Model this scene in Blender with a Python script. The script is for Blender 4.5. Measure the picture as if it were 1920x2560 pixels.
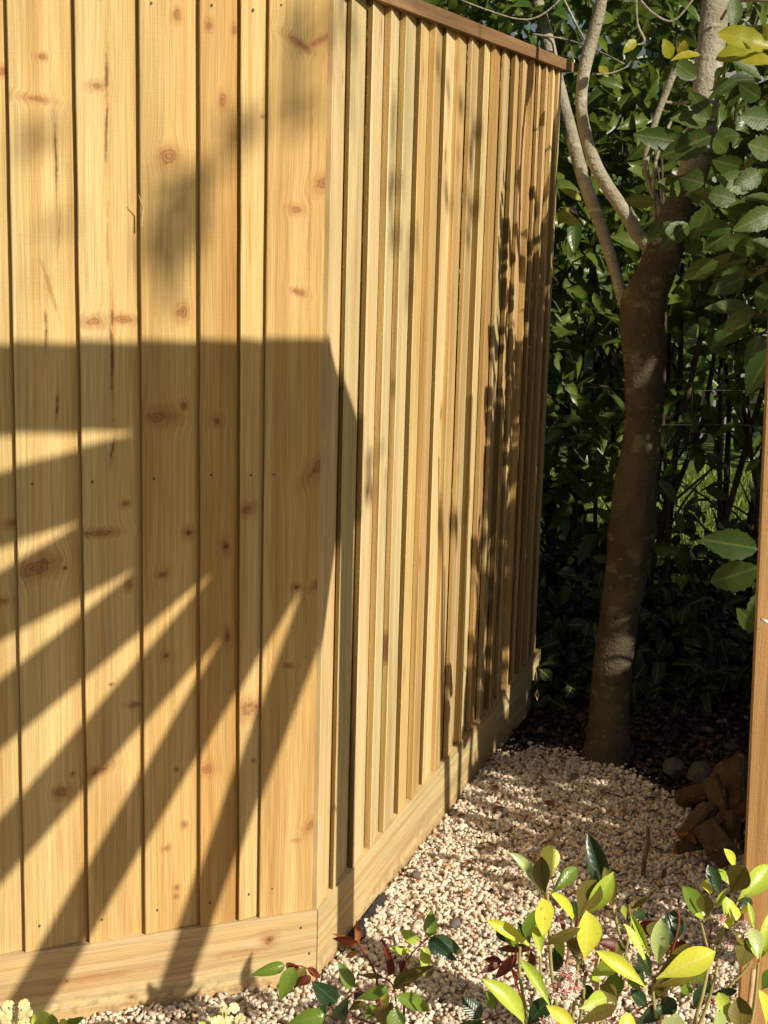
import bpy, bmesh, math, random
import numpy as np
from mathutils import Vector, Matrix, noise as mnoise

for o in list(bpy.data.objects):
    bpy.data.objects.remove(o)
SC = bpy.context.scene
COL = SC.collection
rng = np.random.default_rng(7)
random.seed(7)
UP = Vector((0, 0, 1))

# ------------------------------------------------------------------ camera
F = 4000.0                       # focal length in pixels of a 1920 x 2560 frame (a short telephoto)
TH, ROLL, EYE = math.radians(11.43), 0.0268, 1.4992
fwd = Vector((0, math.cos(TH), -math.sin(TH)))
u0 = Vector((0, math.sin(TH), math.cos(TH)))
r0 = Vector((1, 0, 0))
CR = r0 * math.cos(ROLL) + u0 * math.sin(ROLL)
CU = u0 * math.cos(ROLL) - r0 * math.sin(ROLL)
EYEP = Vector((0, 0, EYE))
cd = bpy.data.cameras.new('camera')
cam = bpy.data.objects.new('camera', cd)
COL.objects.link(cam)
cd.sensor_fit = 'VERTICAL'
cd.sensor_height = 24.0
cd.lens = F / 2560 * 24.0
cd.clip_end = 500
cam.matrix_world = Matrix(((CR.x, CU.x, -fwd.x, 0), (CR.y, CU.y, -fwd.y, 0), (CR.z, CU.z, -fwd.z, EYE), (0, 0, 0, 1)))
SC.camera = cam
SC.render.resolution_x, SC.render.resolution_y = 768, 1024

# ------------------------------------------------------------------ light
SUN_EL, SUN_AZ = math.radians(32), math.radians(134)    # azimuth clockwise from +Y: behind the camera to the right
SH = Vector((math.sin(SUN_AZ), math.cos(SUN_AZ), 0))     # horizontal direction towards the sun
SUND = (SH * math.cos(SUN_EL) + UP * math.sin(SUN_EL)).normalized()
W = bpy.data.worlds.new('World')
SC.world = W
W.use_nodes = True
wn = W.node_tree
sky = wn.nodes.new('ShaderNodeTexSky')
sky.sky_type = 'NISHITA'
sky.sun_disc = False
sky.sun_elevation = SUN_EL
sky.sun_rotation = SUN_AZ
sky.dust_density = 3.0
sky.ozone_density = 0.6
wn.nodes['Background'].inputs['Strength'].default_value = 0.05
wn.links.new(sky.outputs[0], wn.nodes['Background'].inputs['Color'])
sl = bpy.data.lights.new('sun', 'SUN')
sl.energy = 5.0
sl.angle = math.radians(0.54)
sl.color = (1.0, 0.90, 0.73)
so = bpy.data.objects.new('sun', sl)
COL.objects.link(so)
so.rotation_euler = SUND.to_track_quat('Z', 'Y').to_euler()
SC.view_settings.view_transform = 'Standard'
SC.view_settings.look = 'None'
SC.view_settings.exposure = 0.08
SC.view_settings.gamma = 1.0
SC.view_settings.use_curve_mapping = False
SC.render.engine = 'CYCLES'
SC.cycles.use_denoising = True
SC.cycles.max_bounces = 8
SC.cycles.transparent_max_bounces = 8

# ------------------------------------------------------------------ place helpers
AL, AR = 1.1890, 0.31366                                  # plan headings of the two fence runs
CORNER = Vector((-0.106, 2.85, 0))
dL = Vector((math.sin(AL), math.cos(AL), 0)); nL = Vector((dL.y, -dL.x, 0))
dR = Vector((math.sin(AR), math.cos(AR), 0)); nR = Vector((dR.y, -dR.x, 0))

def ray(px, py):
    return fwd + CR * ((px - 960) / F) - CU * ((py - 1280) / F)
def at(px, py, Y):
    """point of the place seen at that pixel of the photograph, Y metres ahead"""
    d = ray(px, py)
    return EYEP + d * (Y / d.y)
def ground_at(px, py, z=0.0):
    d = ray(px, py)
    return EYEP + d * ((z - EYE) / d.z)
def on_left(px, py):
    d = ray(px, py)
    P = EYEP + d * ((CORNER - EYEP).dot(nL) / d.dot(nL))
    return (P - CORNER).dot(dL), P.z

def setp(o, label=None, cat=None, group=None, kind=None):
    if label: o['label'] = label
    if cat: o['category'] = cat
    if group: o['group'] = group
    if kind: o['kind'] = kind
    return o
def thing(name, loc, label, cat, group=None, rz=0.0):
    o = bpy.data.objects.new(name, None)
    COL.objects.link(o)
    o.empty_display_size = 0.1
    o.location = loc
    o.rotation_euler = (0, 0, rz)
    return setp(o, label, cat, group)
def link(name, me, parent=None, mat=None, label=None, cat=None, group=None, kind=None, loc=None, M=None):
    o = bpy.data.objects.new(name, me)
    COL.objects.link(o)
    if mat is not None and len(me.materials) == 0:
        for m in (mat if isinstance(mat, (list, tuple)) else [mat]):
            me.materials.append(m)
    if parent is not None:
        o.parent = parent
    if M is not None:
        o.matrix_basis = M
    elif loc is not None:
        o.location = loc
    return setp(o, label, cat, group, kind)
def rel(parent, v):
    return Vector(v) - parent.location

class MB:
    """collects geometry for ONE mesh"""
    def __init__(s):
        s.v, s.f, s.m = [], [], []
    def add(s, vs, fs, mi=0):
        b = len(s.v)
        s.v += [tuple(x) for x in vs]
        s.f += [tuple(i + b for i in f) for f in fs]
        s.m += [mi] * len(fs)
    def box(s, lo, hi, mi=0):
        x0, y0, z0 = lo; x1, y1, z1 = hi
        s.add([(x0, y0, z0), (x1, y0, z0), (x1, y1, z0), (x0, y1, z0), (x0, y0, z1), (x1, y0, z1), (x1, y1, z1), (x0, y1, z1)],
              [(0, 3, 2, 1), (4, 5, 6, 7), (0, 1, 5, 4), (1, 2, 6, 5), (2, 3, 7, 6), (3, 0, 4, 7)], mi)
    def prism(s, poly, z0, z1, mi=0):
        n = len(poly)
        s.add([(p[0], p[1], z0) for p in poly] + [(p[0], p[1], z1) for p in poly],
              [tuple(range(n))[::-1], tuple(range(n, 2 * n))] + [(i, (i + 1) % n, n + (i + 1) % n, n + i) for i in range(n)], mi)
    def tube(s, pts, rad, sides=8, mi=0, wob=0.0, seed=0.0, cap=True):
        pts = [Vector(p) for p in pts]
        if not isinstance(rad, (list, tuple)): rad = [rad] * len(pts)
        ring, T0 = [], None
        for i, p in enumerate(pts):
            t = (pts[min(i + 1, len(pts) - 1)] - pts[max(i - 1, 0)]).normalized()
            if T0 is None:
                a = t.orthogonal().normalized()
            else:
                a = (a - t * a.dot(t)).normalized()
            T0 = t
            b = t.cross(a)
            row = []
            for k in range(sides):
                an = 2 * math.pi * k / sides
                r = rad[i]
                d = a * math.cos(an) + b * math.sin(an)
                if wob: r *= 1 + wob * mnoise.noise((p + d * 2 * r) * 9 + Vector((seed, 0, 0))) + wob * .6 * mnoise.noise((p + d * 2 * r) * 26 + Vector((seed, 3, 0)))
                row.append(p + d * r)
            ring.append(row)
        vs = [q for row in ring for q in row]
        fs = []
        for i in range(len(pts) - 1):
            for k in range(sides):
                k2 = (k + 1) % sides
                fs.append((i * sides + k, i * sides + k2, (i + 1) * sides + k2, (i + 1) * sides + k))
        if cap:
            fs.append(tuple(range(sides))[::-1])
            fs.append(tuple((len(pts) - 1) * sides + k for k in range(sides)))
        s.add(vs, fs, mi)
    def mesh(s, name, mats=(), smooth=False):
        me = bpy.data.meshes.new(name)
        me.from_pydata(s.v, [], s.f)
        for m in mats: me.materials.append(m)
        if s.m and max(s.m) > 0:
            me.polygons.foreach_set('material_index', s.m)
        if smooth: me.polygons.foreach_set('use_smooth', [True] * len(me.polygons))
        me.validate()
        me.update()
        return me
def spline(pts, rad, n=6):
    """Catmull-Rom through the points, radii alongside"""
    P = [Vector(p) for p in pts]; out, ro = [], []
    for i in range(len(P) - 1):
        a, b, c, d = P[max(i - 1, 0)], P[i], P[i + 1], P[min(i + 2, len(P) - 1)]
        for k in range(n):
            t = k / n
            out.append(0.5 * ((2 * b) + (c - a) * t + (2 * a - 5 * b + 4 * c - d) * t * t + (3 * b - a - 3 * c + d) * t ** 3))
            ro.append(rad[i] * (1 - t) + rad[i + 1] * t)
    out.append(P[-1]); ro.append(rad[-1])
    return out, ro

# ------------------------------------------------------------------ material helpers
class G:
    def __init__(s, name):
        s.m = bpy.data.materials.new(name)
        s.m.use_nodes = True
        s.t = s.m.node_tree
        s.t.nodes.clear()
        s.out = s.t.nodes.new('ShaderNodeOutputMaterial')
    def put(s, sock, v):
        if v is None: return
        if isinstance(v, bpy.types.NodeSocket): s.t.links.new(v, sock)
        elif isinstance(v, (tuple, list)) and sock.type == 'RGBA': sock.default_value = (*v[:3], 1)
        else: sock.default_value = v
    def math(s, op, a, b=None, c=None, clamp=False):
        n = s.t.nodes.new('ShaderNodeMath'); n.operation = op; n.use_clamp = clamp
        for i, v in enumerate((a, b, c)): s.put(n.inputs[i], v)
        return n.outputs[0]
    def comb(s, x, y, z):
        n = s.t.nodes.new('ShaderNodeCombineXYZ')
        for i, v in enumerate((x, y, z)): s.put(n.inputs[i], v)
        return n.outputs[0]
    def sep(s, v):
        n = s.t.nodes.new('ShaderNodeSeparateXYZ'); s.put(n.inputs[0], v)
        return n.outputs[0], n.outputs[1], n.outputs[2]
    def coord(s, k='Object'):
        return s.t.nodes.new('ShaderNodeTexCoord').outputs[k]
    def rnd(s):
        return s.t.nodes.new('ShaderNodeObjectInfo').outputs['Random']
    def attr(s, name, out='Color'):
        n = s.t.nodes.new('ShaderNodeAttribute'); n.attribute_name = name
        return n.outputs[out]
    def noise(s, vec, scale=1.0, detail=2.0, rough=0.5, out=0):
        n = s.t.nodes.new('ShaderNodeTexNoise'); s.put(n.inputs['Vector'], vec)
        n.inputs['Scale'].default_value = scale; n.inputs['Detail'].default_value = detail; n.inputs['Roughness'].default_value = rough
        return n.outputs[out]
    def voro(s, vec, scale=1.0, out='Distance', rand=1.0):
        n = s.t.nodes.new('ShaderNodeTexVoronoi'); s.put(n.inputs['Vector'], vec)
        n.inputs['Scale'].default_value = scale; n.inputs['Randomness'].default_value = rand
        return n.outputs[out]
    def smooth(s, v, a, b, lo=0.0, hi=1.0):
        n = s.t.nodes.new('ShaderNodeMapRange'); n.interpolation_type = 'SMOOTHSTEP'
        s.put(n.inputs[0], v); s.put(n.inputs[1], a); s.put(n.inputs[2], b); s.put(n.inputs[3], lo); s.put(n.inputs[4], hi)
        return n.outputs[0]
    def mix(s, f, a, b, mode='MIX'):
        n = s.t.nodes.new('ShaderNodeMix'); n.data_type = 'RGBA'; n.blend_type = mode
        s.put(n.inputs[0], f); s.put(n.inputs[6], a); s.put(n.inputs[7], b)
        return n.outputs[2]
    def ramp(s, f, stops, mode='LINEAR'):
        n = s.t.nodes.new('ShaderNodeValToRGB'); n.color_ramp.interpolation = mode
        e = n.color_ramp.elements
        while len(e) < len(stops): e.new(0.5)
        for i, (p, c) in enumerate(stops): e[i].position = p; e[i].color = (*c, 1)
        s.put(n.inputs[0], f)
        return n.outputs[0]
    def bump(s, h, strength=0.3, dist=0.002):
        n = s.t.nodes.new('ShaderNodeBump'); s.put(n.inputs['Height'], h)
        n.inputs['Strength'].default_value = strength; n.inputs['Distance'].default_value = dist
        return n.outputs[0]
    def bsdf(s, col, rough=0.7, spec=0.3, normal=None):
        n = s.t.nodes.new('ShaderNodeBsdfPrincipled')
        s.put(n.inputs['Base Color'], col); s.put(n.inputs['Roughness'], rough); s.put(n.inputs['Specular IOR Level'], spec)
        if normal is not None: s.put(n.inputs['Normal'], normal)
        return n.outputs[0]
    def done(s, sh):
        s.t.links.new(sh, s.out.inputs[0])
        return s.m

def wood(name, light=(.73, .525, .245), mid=(.64, .43, .175), brown=(.43, .245, .09), knots=(), auto=0.0, tint=None,
         horizontal=False, tints=None, ring=0.014, dirt=False, bumpk=1.5, stain=0.25):
    """sawn softwood: fibre, growth rings, knots where the board has them, saw marks"""
    g = G(name)
    x, y, z = g.sep(g.coord())
    if horizontal: x, z = z, x
    r = g.rnd()
    ro = g.math('MULTIPLY', r, 31.7)
    xo = g.math('ADD', x, g.math('MULTIPLY', r, 3.1))
    jag = g.math('SUBTRACT', g.noise(g.comb(g.math('MULTIPLY', x, 110), ro, g.math('MULTIPLY', z, 110)), 1, 2), 0.5)
    jag2 = g.math('SUBTRACT', g.noise(g.comb(g.math('MULTIPLY', x, 38), g.math('ADD', ro, 2.2), g.math('MULTIPLY', z, 38)), 1, 2), 0.5)
    wig = g.math('MULTIPLY', g.math('SUBTRACT', g.noise(g.comb(1.3, ro, g.math('MULTIPLY', z, 7)), 1, 3), .5), .014)
    xd = xo
    kmask, khalo, core = None, None, None
    def acc(a, b): return b if a is None else g.math('MAXIMUM', a, b)
    for (kx, kz, rx, rz, rot, kind) in knots:
        dx = g.math('SUBTRACT', g.math('ADD', x, wig) if kind in 'sb' else x, kx); dz = g.math('SUBTRACT', z, kz)
        if rot:
            c, s_ = math.cos(rot), math.sin(rot)
            a = g.math('ADD', g.math('MULTIPLY', dx, c / rx), g.math('MULTIPLY', dz, s_ / rx))
            b = g.math('ADD', g.math('MULTIPLY', dx, -s_ / rz), g.math('MULTIPLY', dz, c / rz))
        else:
            a = g.math('MULTIPLY', dx, 1 / rx); b = g.math('MULTIPLY', dz, 1 / rz)
        d2 = g.math('ADD', g.math('MULTIPLY', a, a), g.math('MULTIPLY', b, b))
        rr = g.math('ADD', g.math('SQRT', d2), g.math('ADD', g.math('MULTIPLY', jag, 0.8), g.math('MULTIPLY', jag2, 1.5)))
        if kind == 's':                      # resin streak: dark, slim
            core = acc(core, g.smooth(rr, 1.25, .1, 0, .72))
            khalo = acc(khalo, g.smooth(rr, 2.6, .6, 0, .35))
            continue
        if kind == 'b':                      # long pale brown stain
            khalo = acc(khalo, g.smooth(rr, 1.3, .4, 0, .55))
            continue
        rings = g.math('MULTIPLY', g.math('SINE', g.math('MULTIPLY', rr, 11.0)), .22)
        kmask = acc(kmask, g.math('MULTIPLY', g.smooth(rr, 1.25, .55), g.math('ADD', .50, rings)))
        khalo = acc(khalo, g.smooth(rr, 2.9, .6, 0, .6))
        if kind == 'd': core = acc(core, g.smooth(rr, .7, .1, 0, .6))
        wgt = g.math('POWER', 2.718, g.math('MULTIPLY', d2, -.22))
        xd = g.math('SUBTRACT', xd, g.math('MULTIPLY', g.math('MULTIPLY', dx, wgt), .55))
    sway = g.noise(g.comb(g.math('MULTIPLY', xo, 9), ro, g.math('MULTIPLY', z, 1.3)), 1, 2)
    ph = g.math('ADD', g.math('MULTIPLY', xd, 6.283 / ring), g.math('MULTIPLY', sway, 17.0))
    rg = g.math('POWER', g.math('ABSOLUTE', g.math('SINE', g.math('MULTIPLY', ph, .5))), 5.0)
    broad = g.noise(g.comb(g.math('MULTIPLY', xd, 30), ro, g.math('MULTIPLY', z, .7)), 1, 3)
    fibre = g.noise(g.comb(g.math('MULTIPLY', xd, 420), ro, g.math('MULTIPLY', z, 7)), 1, 3, .6)
    col = g.mix(g.smooth(broad, .3, .7), light, mid)
    sap = g.noise(g.comb(g.math('MULTIPLY', xo, 26), g.math('ADD', ro, 7.7), g.math('MULTIPLY', z, .35)), 1, 1)
    col = g.mix(g.smooth(sap, .52, .62, 0, stain * 1.5), col, (.62, .53, .29))
    col = g.mix(g.smooth(sap, .44, .34, 0, .5), col, tuple(.55 * a_ + .45 * b_ for a_, b_ in zip(mid, brown)))
    col = g.mix(g.math('MULTIPLY', rg, g.math('MULTIPLY', g.smooth(broad, .2, .8, .06, .38), 1.0)), col, brown)
    patch = g.noise(g.comb(g.math('MULTIPLY', xo, 7), ro, g.math('MULTIPLY', z, 2.2)), 1, 2)
    col = g.mix(g.smooth(patch, .5, .75, 0, stain), col, (.36, .31, .13))
    drift = g.noise(g.comb(g.math('MULTIPLY', xd, 16), g.math('ADD', ro, 3.3), g.math('MULTIPLY', z, 1.1)), 1, 3, .55)
    col = g.mix(g.smooth(drift, .50, .72, 0, .55), col, brown)
    if tints:
        col = g.mix(1.0, col, g.ramp(r, tints, 'CONSTANT'), 'MULTIPLY')
    if tint: col = g.mix(1.0, col, tint, 'MULTIPLY')
    if auto:
        kv = g.comb(g.math('MULTIPLY', xo, 7.0), ro, g.math('MULTIPLY', z, 3.2))
        vd = g.math('ADD', g.voro(kv, 1.0), g.math('MULTIPLY', jag, .03))
        khalo = acc(khalo, g.smooth(vd, auto * 2.6, auto * .7, 0, .6))
        kmask = acc(kmask, g.smooth(vd, auto * 1.1, auto * .6, 0, .8))
    if khalo is not None: col = g.mix(khalo, col, (.42, .19, .07))
    if kmask is not None: col = g.mix(kmask, col, (.24, .10, .038))
    if core is not None: col = g.mix(core, col, (.045, .025, .014))
    sp = g.noise(g.comb(g.math('MULTIPLY', x, 900), ro, g.math('MULTIPLY', z, 260)), 1, 1)
    col = g.mix(g.smooth(sp, .62, .8, 0, .35), col, brown)
    fv = g.smooth(fibre, .2, .8, .74, 1.15)
    col = g.mix(1.0, col, g.comb(fv, fv, fv), 'MULTIPLY')
    if dirt:
        dn = g.noise(g.comb(g.math('MULTIPLY', x, 60), ro, g.math('MULTIPLY', z, 45)), 1, 4, .65)
        col = g.mix(g.math('MULTIPLY', g.smooth(x, .165, .105), g.smooth(dn, .46, .62, 0, .6)), col, (.24, .17, .10))
    saw = g.noise(g.comb(g.math('MULTIPLY', x, 22), ro, g.math('MULTIPLY', z, 520)), 1, 2)
    fuzz = g.noise(g.comb(g.math('MULTIPLY', x, 600), g.math('MULTIPLY', y, 600), g.math('MULTIPLY', z, 160)), 1, 2)
    h = g.math('ADD', g.math('MULTIPLY', fibre, .5), g.math('ADD', g.math('MULTIPLY', saw, .5), g.math('MULTIPLY', fuzz, .6)))
    return g.done(g.bsdf(col, .78, .22, g.bump(h, .35 * bumpk, .0016)))

def edge_wood(name, c1, c2):
    g = G(name)
    x, y, z = g.sep(g.coord())
    ro = g.math('MULTIPLY', g.rnd(), 23.0)
    n = g.noise(g.comb(g.math('MULTIPLY', y, 120), ro, g.math('MULTIPLY', z, 2.5)), 1, 3)
    col = g.mix(g.math('ADD', g.math('MULTIPLY', g.smooth(n, .3, .7), .45), g.math('MULTIPLY', g.math('FRACT', g.math('MULTIPLY', ro, 3.77)), .6), clamp=True), c1, c2)
    teeth = g.noise(g.comb(g.math('MULTIPLY', y, 350), ro, g.math('MULTIPLY', z, 170)), 1, 2)
    col = g.mix(g.smooth(teeth, .66, .75, 0, .45), col, (.6, .42, .18))
    kn = g.voro(g.comb(0.5, ro, g.math('MULTIPLY', z, 2.2)), 1.0)
    col = g.mix(g.smooth(kn, .11, .05, 0, .8), col, (.12, .05, .025))
    return g.done(g.bsdf(col, .85, .15, g.bump(teeth, .6, .002)))

def leaf_mat(name, c1, c2, trans=0.35, rough=0.38, spec=0.5, vein=(.5, .55, .22), veink=.5, attr=False, trc=None, side_k=.12):
    g = G(name)
    u, v, _ = g.sep(g.coord('UV'))
    f = g.attr('tint', 'Fac') if attr else g.rnd()
    nz = g.noise(g.coord('Object'), 9 if attr else 3, 2)
    col = g.mix(g.math('ADD', g.math('MULTIPLY', f, .8), g.math('MULTIPLY', nz, .25), clamp=True), c1, c2)
    a = g.math('ABSOLUTE', g.math('SUBTRACT', u, .5))
    mid = g.smooth(a, .055, .012)
    side = g.math('SINE', g.math('MULTIPLY', g.math('SUBTRACT', v, g.math('MULTIPLY', a, .55)), 58))
    sv = g.math('MULTIPLY', g.smooth(side, .7, 1.0), side_k)
    col = g.mix(g.math('MULTIPLY', g.math('MAXIMUM', mid, sv), veink), col, vein)
    bl = g.noise(g.comb(g.math('MULTIPLY', u, 3), g.math('MULTIPLY', v, 6), g.math('MULTIPLY', f, 57)), 1, 4, .65)
    col = g.mix(g.smooth(bl, .62, .72, 0, .55), col, (.20, .13, .04))
    col = g.mix(g.smooth(bl, .42, .3, 0, .35), col, c1)
    p = g.bsdf(col, rough, spec, g.bump(g.math('ADD', g.math('MULTIPLY', side, -side_k), g.noise(g.coord('UV'), 7, 2)), .25, .002))
    tr = g.t.nodes.new('ShaderNodeBsdfTranslucent')
    g.put(tr.inputs[0], g.mix(.6, col, trc or c2))
    mx = g.t.nodes.new('ShaderNodeMixShader')
    mx.inputs[0].default_value = trans
    g.t.links.new(p, mx.inputs[1]); g.t.links.new(tr.outputs[0], mx.inputs[2])
    return g.done(mx.outputs[0])

def rough_mat(name, c1, c2, scale=6, rough=.85, bumps=.4, spec=.2, c3=None, dist=.004):
    g = G(name)
    co = g.coord()
    n = g.noise(co, scale, 5, .6)
    col = g.mix(g.smooth(n, .3, .7), c1, c2)
    if c3: col = g.mix(g.smooth(g.noise(co, scale * 5.3, 3), .55, .72, 0, .8), col, c3)
    return g.done(g.bsdf(col, rough, spec, g.bump(g.noise(co, scale * 9, 4), bumps, dist)))

def bark_mat(name, c1, c2, c3):
    g = G(name)
    co = g.coord()
    x, y, z = g.sep(co)
    n = g.noise(co, 9, 5, .6)
    col = g.mix(g.smooth(n, .3, .7), c1, c2)
    lich = g.noise(g.comb(x, y, g.math('MULTIPLY', z, 1.8)), 16, 3)
    col = g.mix(g.smooth(lich, .58, .7, 0, .75), col, c3)
    lent = g.voro(g.comb(g.math('MULTIPLY', x, 45), g.math('MULTIPLY', y, 45), g.math('MULTIPLY', z, 90)), 1.0)
    col = g.mix(g.math('MULTIPLY', g.smooth(lent, .22, .1, 0, .5), g.smooth(g.noise(co, 22, 2), .5, .62)), col, (.42, .36, .26))
    dk = g.noise(g.comb(x, y, g.math('MULTIPLY', z, 5)), 24, 3)
    col = g.mix(g.smooth(dk, .6, .75, 0, .5), col, (.05, .038, .025))
    h = g.math('ADD', g.noise(co, 130, 4), g.math('MULTIPLY', g.noise(g.comb(x, y, g.math('MULTIPLY', z, 3)), 30, 3), .8))
    return g.done(g.bsdf(col, .85, .2, g.bump(h, .9, .006)))

# ------------------------------------------------------------------ setting
soil = rough_mat('soil', (.028, .019, .012), (.06, .042, .027), 14, .95, .8, .1, (.1, .075, .05), .01)
gravel_base = rough_mat('gravel_bed', (.42, .33, .22), (.56, .46, .32), 40, .9, .6, .15, (.28, .2, .13), .006)
grass_base = rough_mat('lawn', (.05, .09, .015), (.10, .15, .03), 20, .9, .5, .2, (.14, .18, .05))

def grid_sheet(name, x0, x1, y0, y1, z, nx, ny, amp, mat):
    mb = MB(); vs = []
    for j in range(ny + 1):
        for i in range(nx + 1):
            x = x0 + (x1 - x0) * i / nx; y = y0 + (y1 - y0) * j / ny
            vs.append((x, y, z + amp * mnoise.noise(Vector((x * .9, y * .9, 0)))))
    mb.add(vs, [(j * (nx + 1) + i, j * (nx + 1) + i + 1, (j + 1) * (nx + 1) + i + 1, (j + 1) * (nx + 1) + i) for j in range(ny) for i in range(nx)])
    return link(name, mb.mesh(name, [mat], True), kind='structure')
mb = MB(); mb.add([(-150, -150, -.02), (150, -150, -.02), (150, 150, -.02), (-150, 150, -.02)], [(0, 1, 2, 3)])
link('ground', mb.mesh('ground', [soil]), kind='structure')
mb = MB(); mb.add([(-40, 5.75, -.016), (60, 5.75, -.016), (60, 90, -.016), (-40, 90, -.016)], [(0, 1, 2, 3)])
link('lawn', mb.mesh('lawn', [grass_base]), kind='structure')
mb = MB(); mb.add([(-12, -14, -.016), (12, -14, -.016), (12, 1.40, -.016), (-12, 1.40, -.016)], [(0, 1, 2, 3)])
link('lawn', mb.mesh('lawn', [grass_base]), kind='structure')  # unseen lawn added behind the camera for greenish bounce into the shade

# gravel area: in front of the fences, its far rim a shallow curve round the tree
rim = [(.05, 4.02), (.336, 4.16), (.47, 4.17), (.606, 4.10), (.70, 3.97), (.77, 3.83), (.80, 3.70), (.83, 3.55), (.95, 3.3), (1.3, 2.9), (2.2, 2.2)]
back = CORNER - dL * 1.6
poly = [(back.x, back.y), (CORNER.x, CORNER.y), (CORNER.x + dR.x * 1.2, CORNER.y + dR.y * 1.2)] + rim[1:] + [(2.2, 1.45), (-3.2, 1.45), (-3.2, back.y)]
mb = MB(); mb.add([(p[0], p[1], -.012) for p in poly], [tuple(range(len(poly)))])
link('gravel_bed', mb.mesh('gravel_bed', [gravel_base]), kind='structure')

# ---------------- gravel chips (uncountable: one object)
def rim_y(x):
    xs = [p[0] for p in rim]; ys = [p[1] for p in rim]
    return np.interp(x, xs, ys)
def chips(name, P, size, cols, mat, flat=.55):
    ico = bmesh.new(); bmesh.ops.create_icosphere(ico, subdivisions=1, radius=1.0)
    bv = np.array([v.co[:] for v in ico.verts]); bf = np.array([[v.index for v in f.verts] for f in ico.faces]); ico.free()
    n = len(P); nv, nf = len(bv), len(bf)
    # a dozen angular stone shapes
    shp = bv[None] * (1 + rng.normal(0, .25, (12, nv, 1))) * rng.uniform(.75, 1.3, (12, 1, 3))
    V = shp[rng.integers(0, 12, n)] * np.array([1, .8, flat])
    q = rng.normal(0, 1, (n, 4)); q[:, 1:3] *= .45; q /= np.linalg.norm(q, axis=1)[:, None]
    w, x, y, z = q.T
    R = np.stack([np.stack([1 - 2 * (y * y + z * z), 2 * (x * y - z * w), 2 * (x * z + y * w)], 1),
                  np.stack([2 * (x * y + z * w), 1 - 2 * (x * x + z * z), 2 * (y * z - x * w)], 1),
                  np.stack([2 * (x * z - y * w), 2 * (y * z + x * w), 1 - 2 * (x * x + y * y)], 1)], 1)
    V = np.einsum('nij,nvj->nvi', R, V) * size[:, None, None] + P[:, None, :]
    me = bpy.data.meshes.new(name)
    me.vertices.add(n * nv); me.vertices.foreach_set('co', V.reshape(-1))
    Fi = (bf[None] + (np.arange(n) * nv)[:, None, None]).reshape(-1)
    me.loops.add(len(Fi)); me.loops.foreach_set('vertex_index', Fi)
    me.polygons.add(n * nf); me.polygons.foreach_set('loop_start', np.arange(0, len(Fi), 3)); me.polygons.foreach_set('loop_total', np.full(n * nf, 3))
    a = me.color_attributes.new('tint', 'FLOAT_COLOR', 'POINT')
    a.data.foreach_set('color', np.repeat(np.concatenate([cols, np.ones((n, 1))], 1), nv, 0).reshape(-1).astype(np.float32))
    me.materials.append(mat); me.update(); me.validate()
    return me
g = G('limestone_chips')
ct = g.attr('tint')
nn = g.noise(g.coord(), 160, 3)
sv = g.smooth(nn, .3, .7, .85, 1.1)
stone_mat = g.done(g.bsdf(g.mix(1.0, ct, g.comb(sv, sv, sv), 'MULTIPLY'), .85, .2, g.bump(g.noise(g.coord(), 600, 3), .4, .001)))
def scatter(n, x0, x1, y0, y1, keep):
    P = np.stack([rng.uniform(x0, x1, n), rng.uniform(y0, y1, n)], 1)
    return P[keep(P)]
cl, cr, cc = np.array([nL.x, nL.y]), np.array([nR.x, nR.y]), np.array([CORNER.x, CORNER.y])
def in_gravel(P):
    a = (P - cc) @ cl; b = (P - cc) @ cr
    jit = rng.normal(0, .035, len(P))
    return ((a > .004) | (b > .004)) & (P[:, 1] < rim_y(P[:, 0]) + jit)
def near_view(P):
    return (np.abs(P[:, 0]) < .30 * P[:, 1] + .15)
P2 = scatter(105000, -1.0, 1.5, 2.3, 4.3, lambda P: in_gravel(P) & near_view(P))
big = 0.0046 + 0.0046 * rng.random(len(P2)) ** 2.0
n = len(P2)
fall = P2[:, 1]
pal = np.array([(.74, .63, .50), (.82, .73, .61), (.66, .53, .39), (.58, .50, .41), (.76, .61, .50), (.48, .33, .20), (.42, .38, .33)])
ci = rng.choice(7, n, p=[.28, .24, .15, .12, .14, .045, .025])
cols = np.minimum(pal[ci] * rng.uniform(.88, 1.2, (n, 1)), .86)
und = np.array([mnoise.noise(Vector((p[0] * 3, p[1] * 3, 5))) for p in P2])
Z = -.006 + rng.random(n) * .013 + und * .006
me = chips('gravel', np.column_stack([P2, Z]), big, cols, stone_mat)
link('gravel', me, kind='stuff')
# dark rubble and bark crumbs on the soil under the tree and hedge
P3 = scatter(16000, -.1, 2.0, 3.4, 5.9, lambda P: (P[:, 1] > rim_y(P[:, 0]) - .03) & ((P - cc) @ cr > .02) & near_view(P))
n = len(P3)
pal2 = np.array([(.06, .04, .026), (.10, .068, .045), (.04, .03, .02), (.2, .15, .11), (.14, .07, .035)])
cols = pal2[rng.choice(5, n, p=[.34, .28, .22, .08, .08])] * rng.uniform(.8, 1.2, (n, 1))
me = chips('soil_crumbs', np.column_stack([P3, -.012 + rng.random(n) * .016]), .006 + .012 * rng.random(n) ** 3, cols, stone_mat)
link('soil_crumbs', me, kind='stuff')

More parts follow.
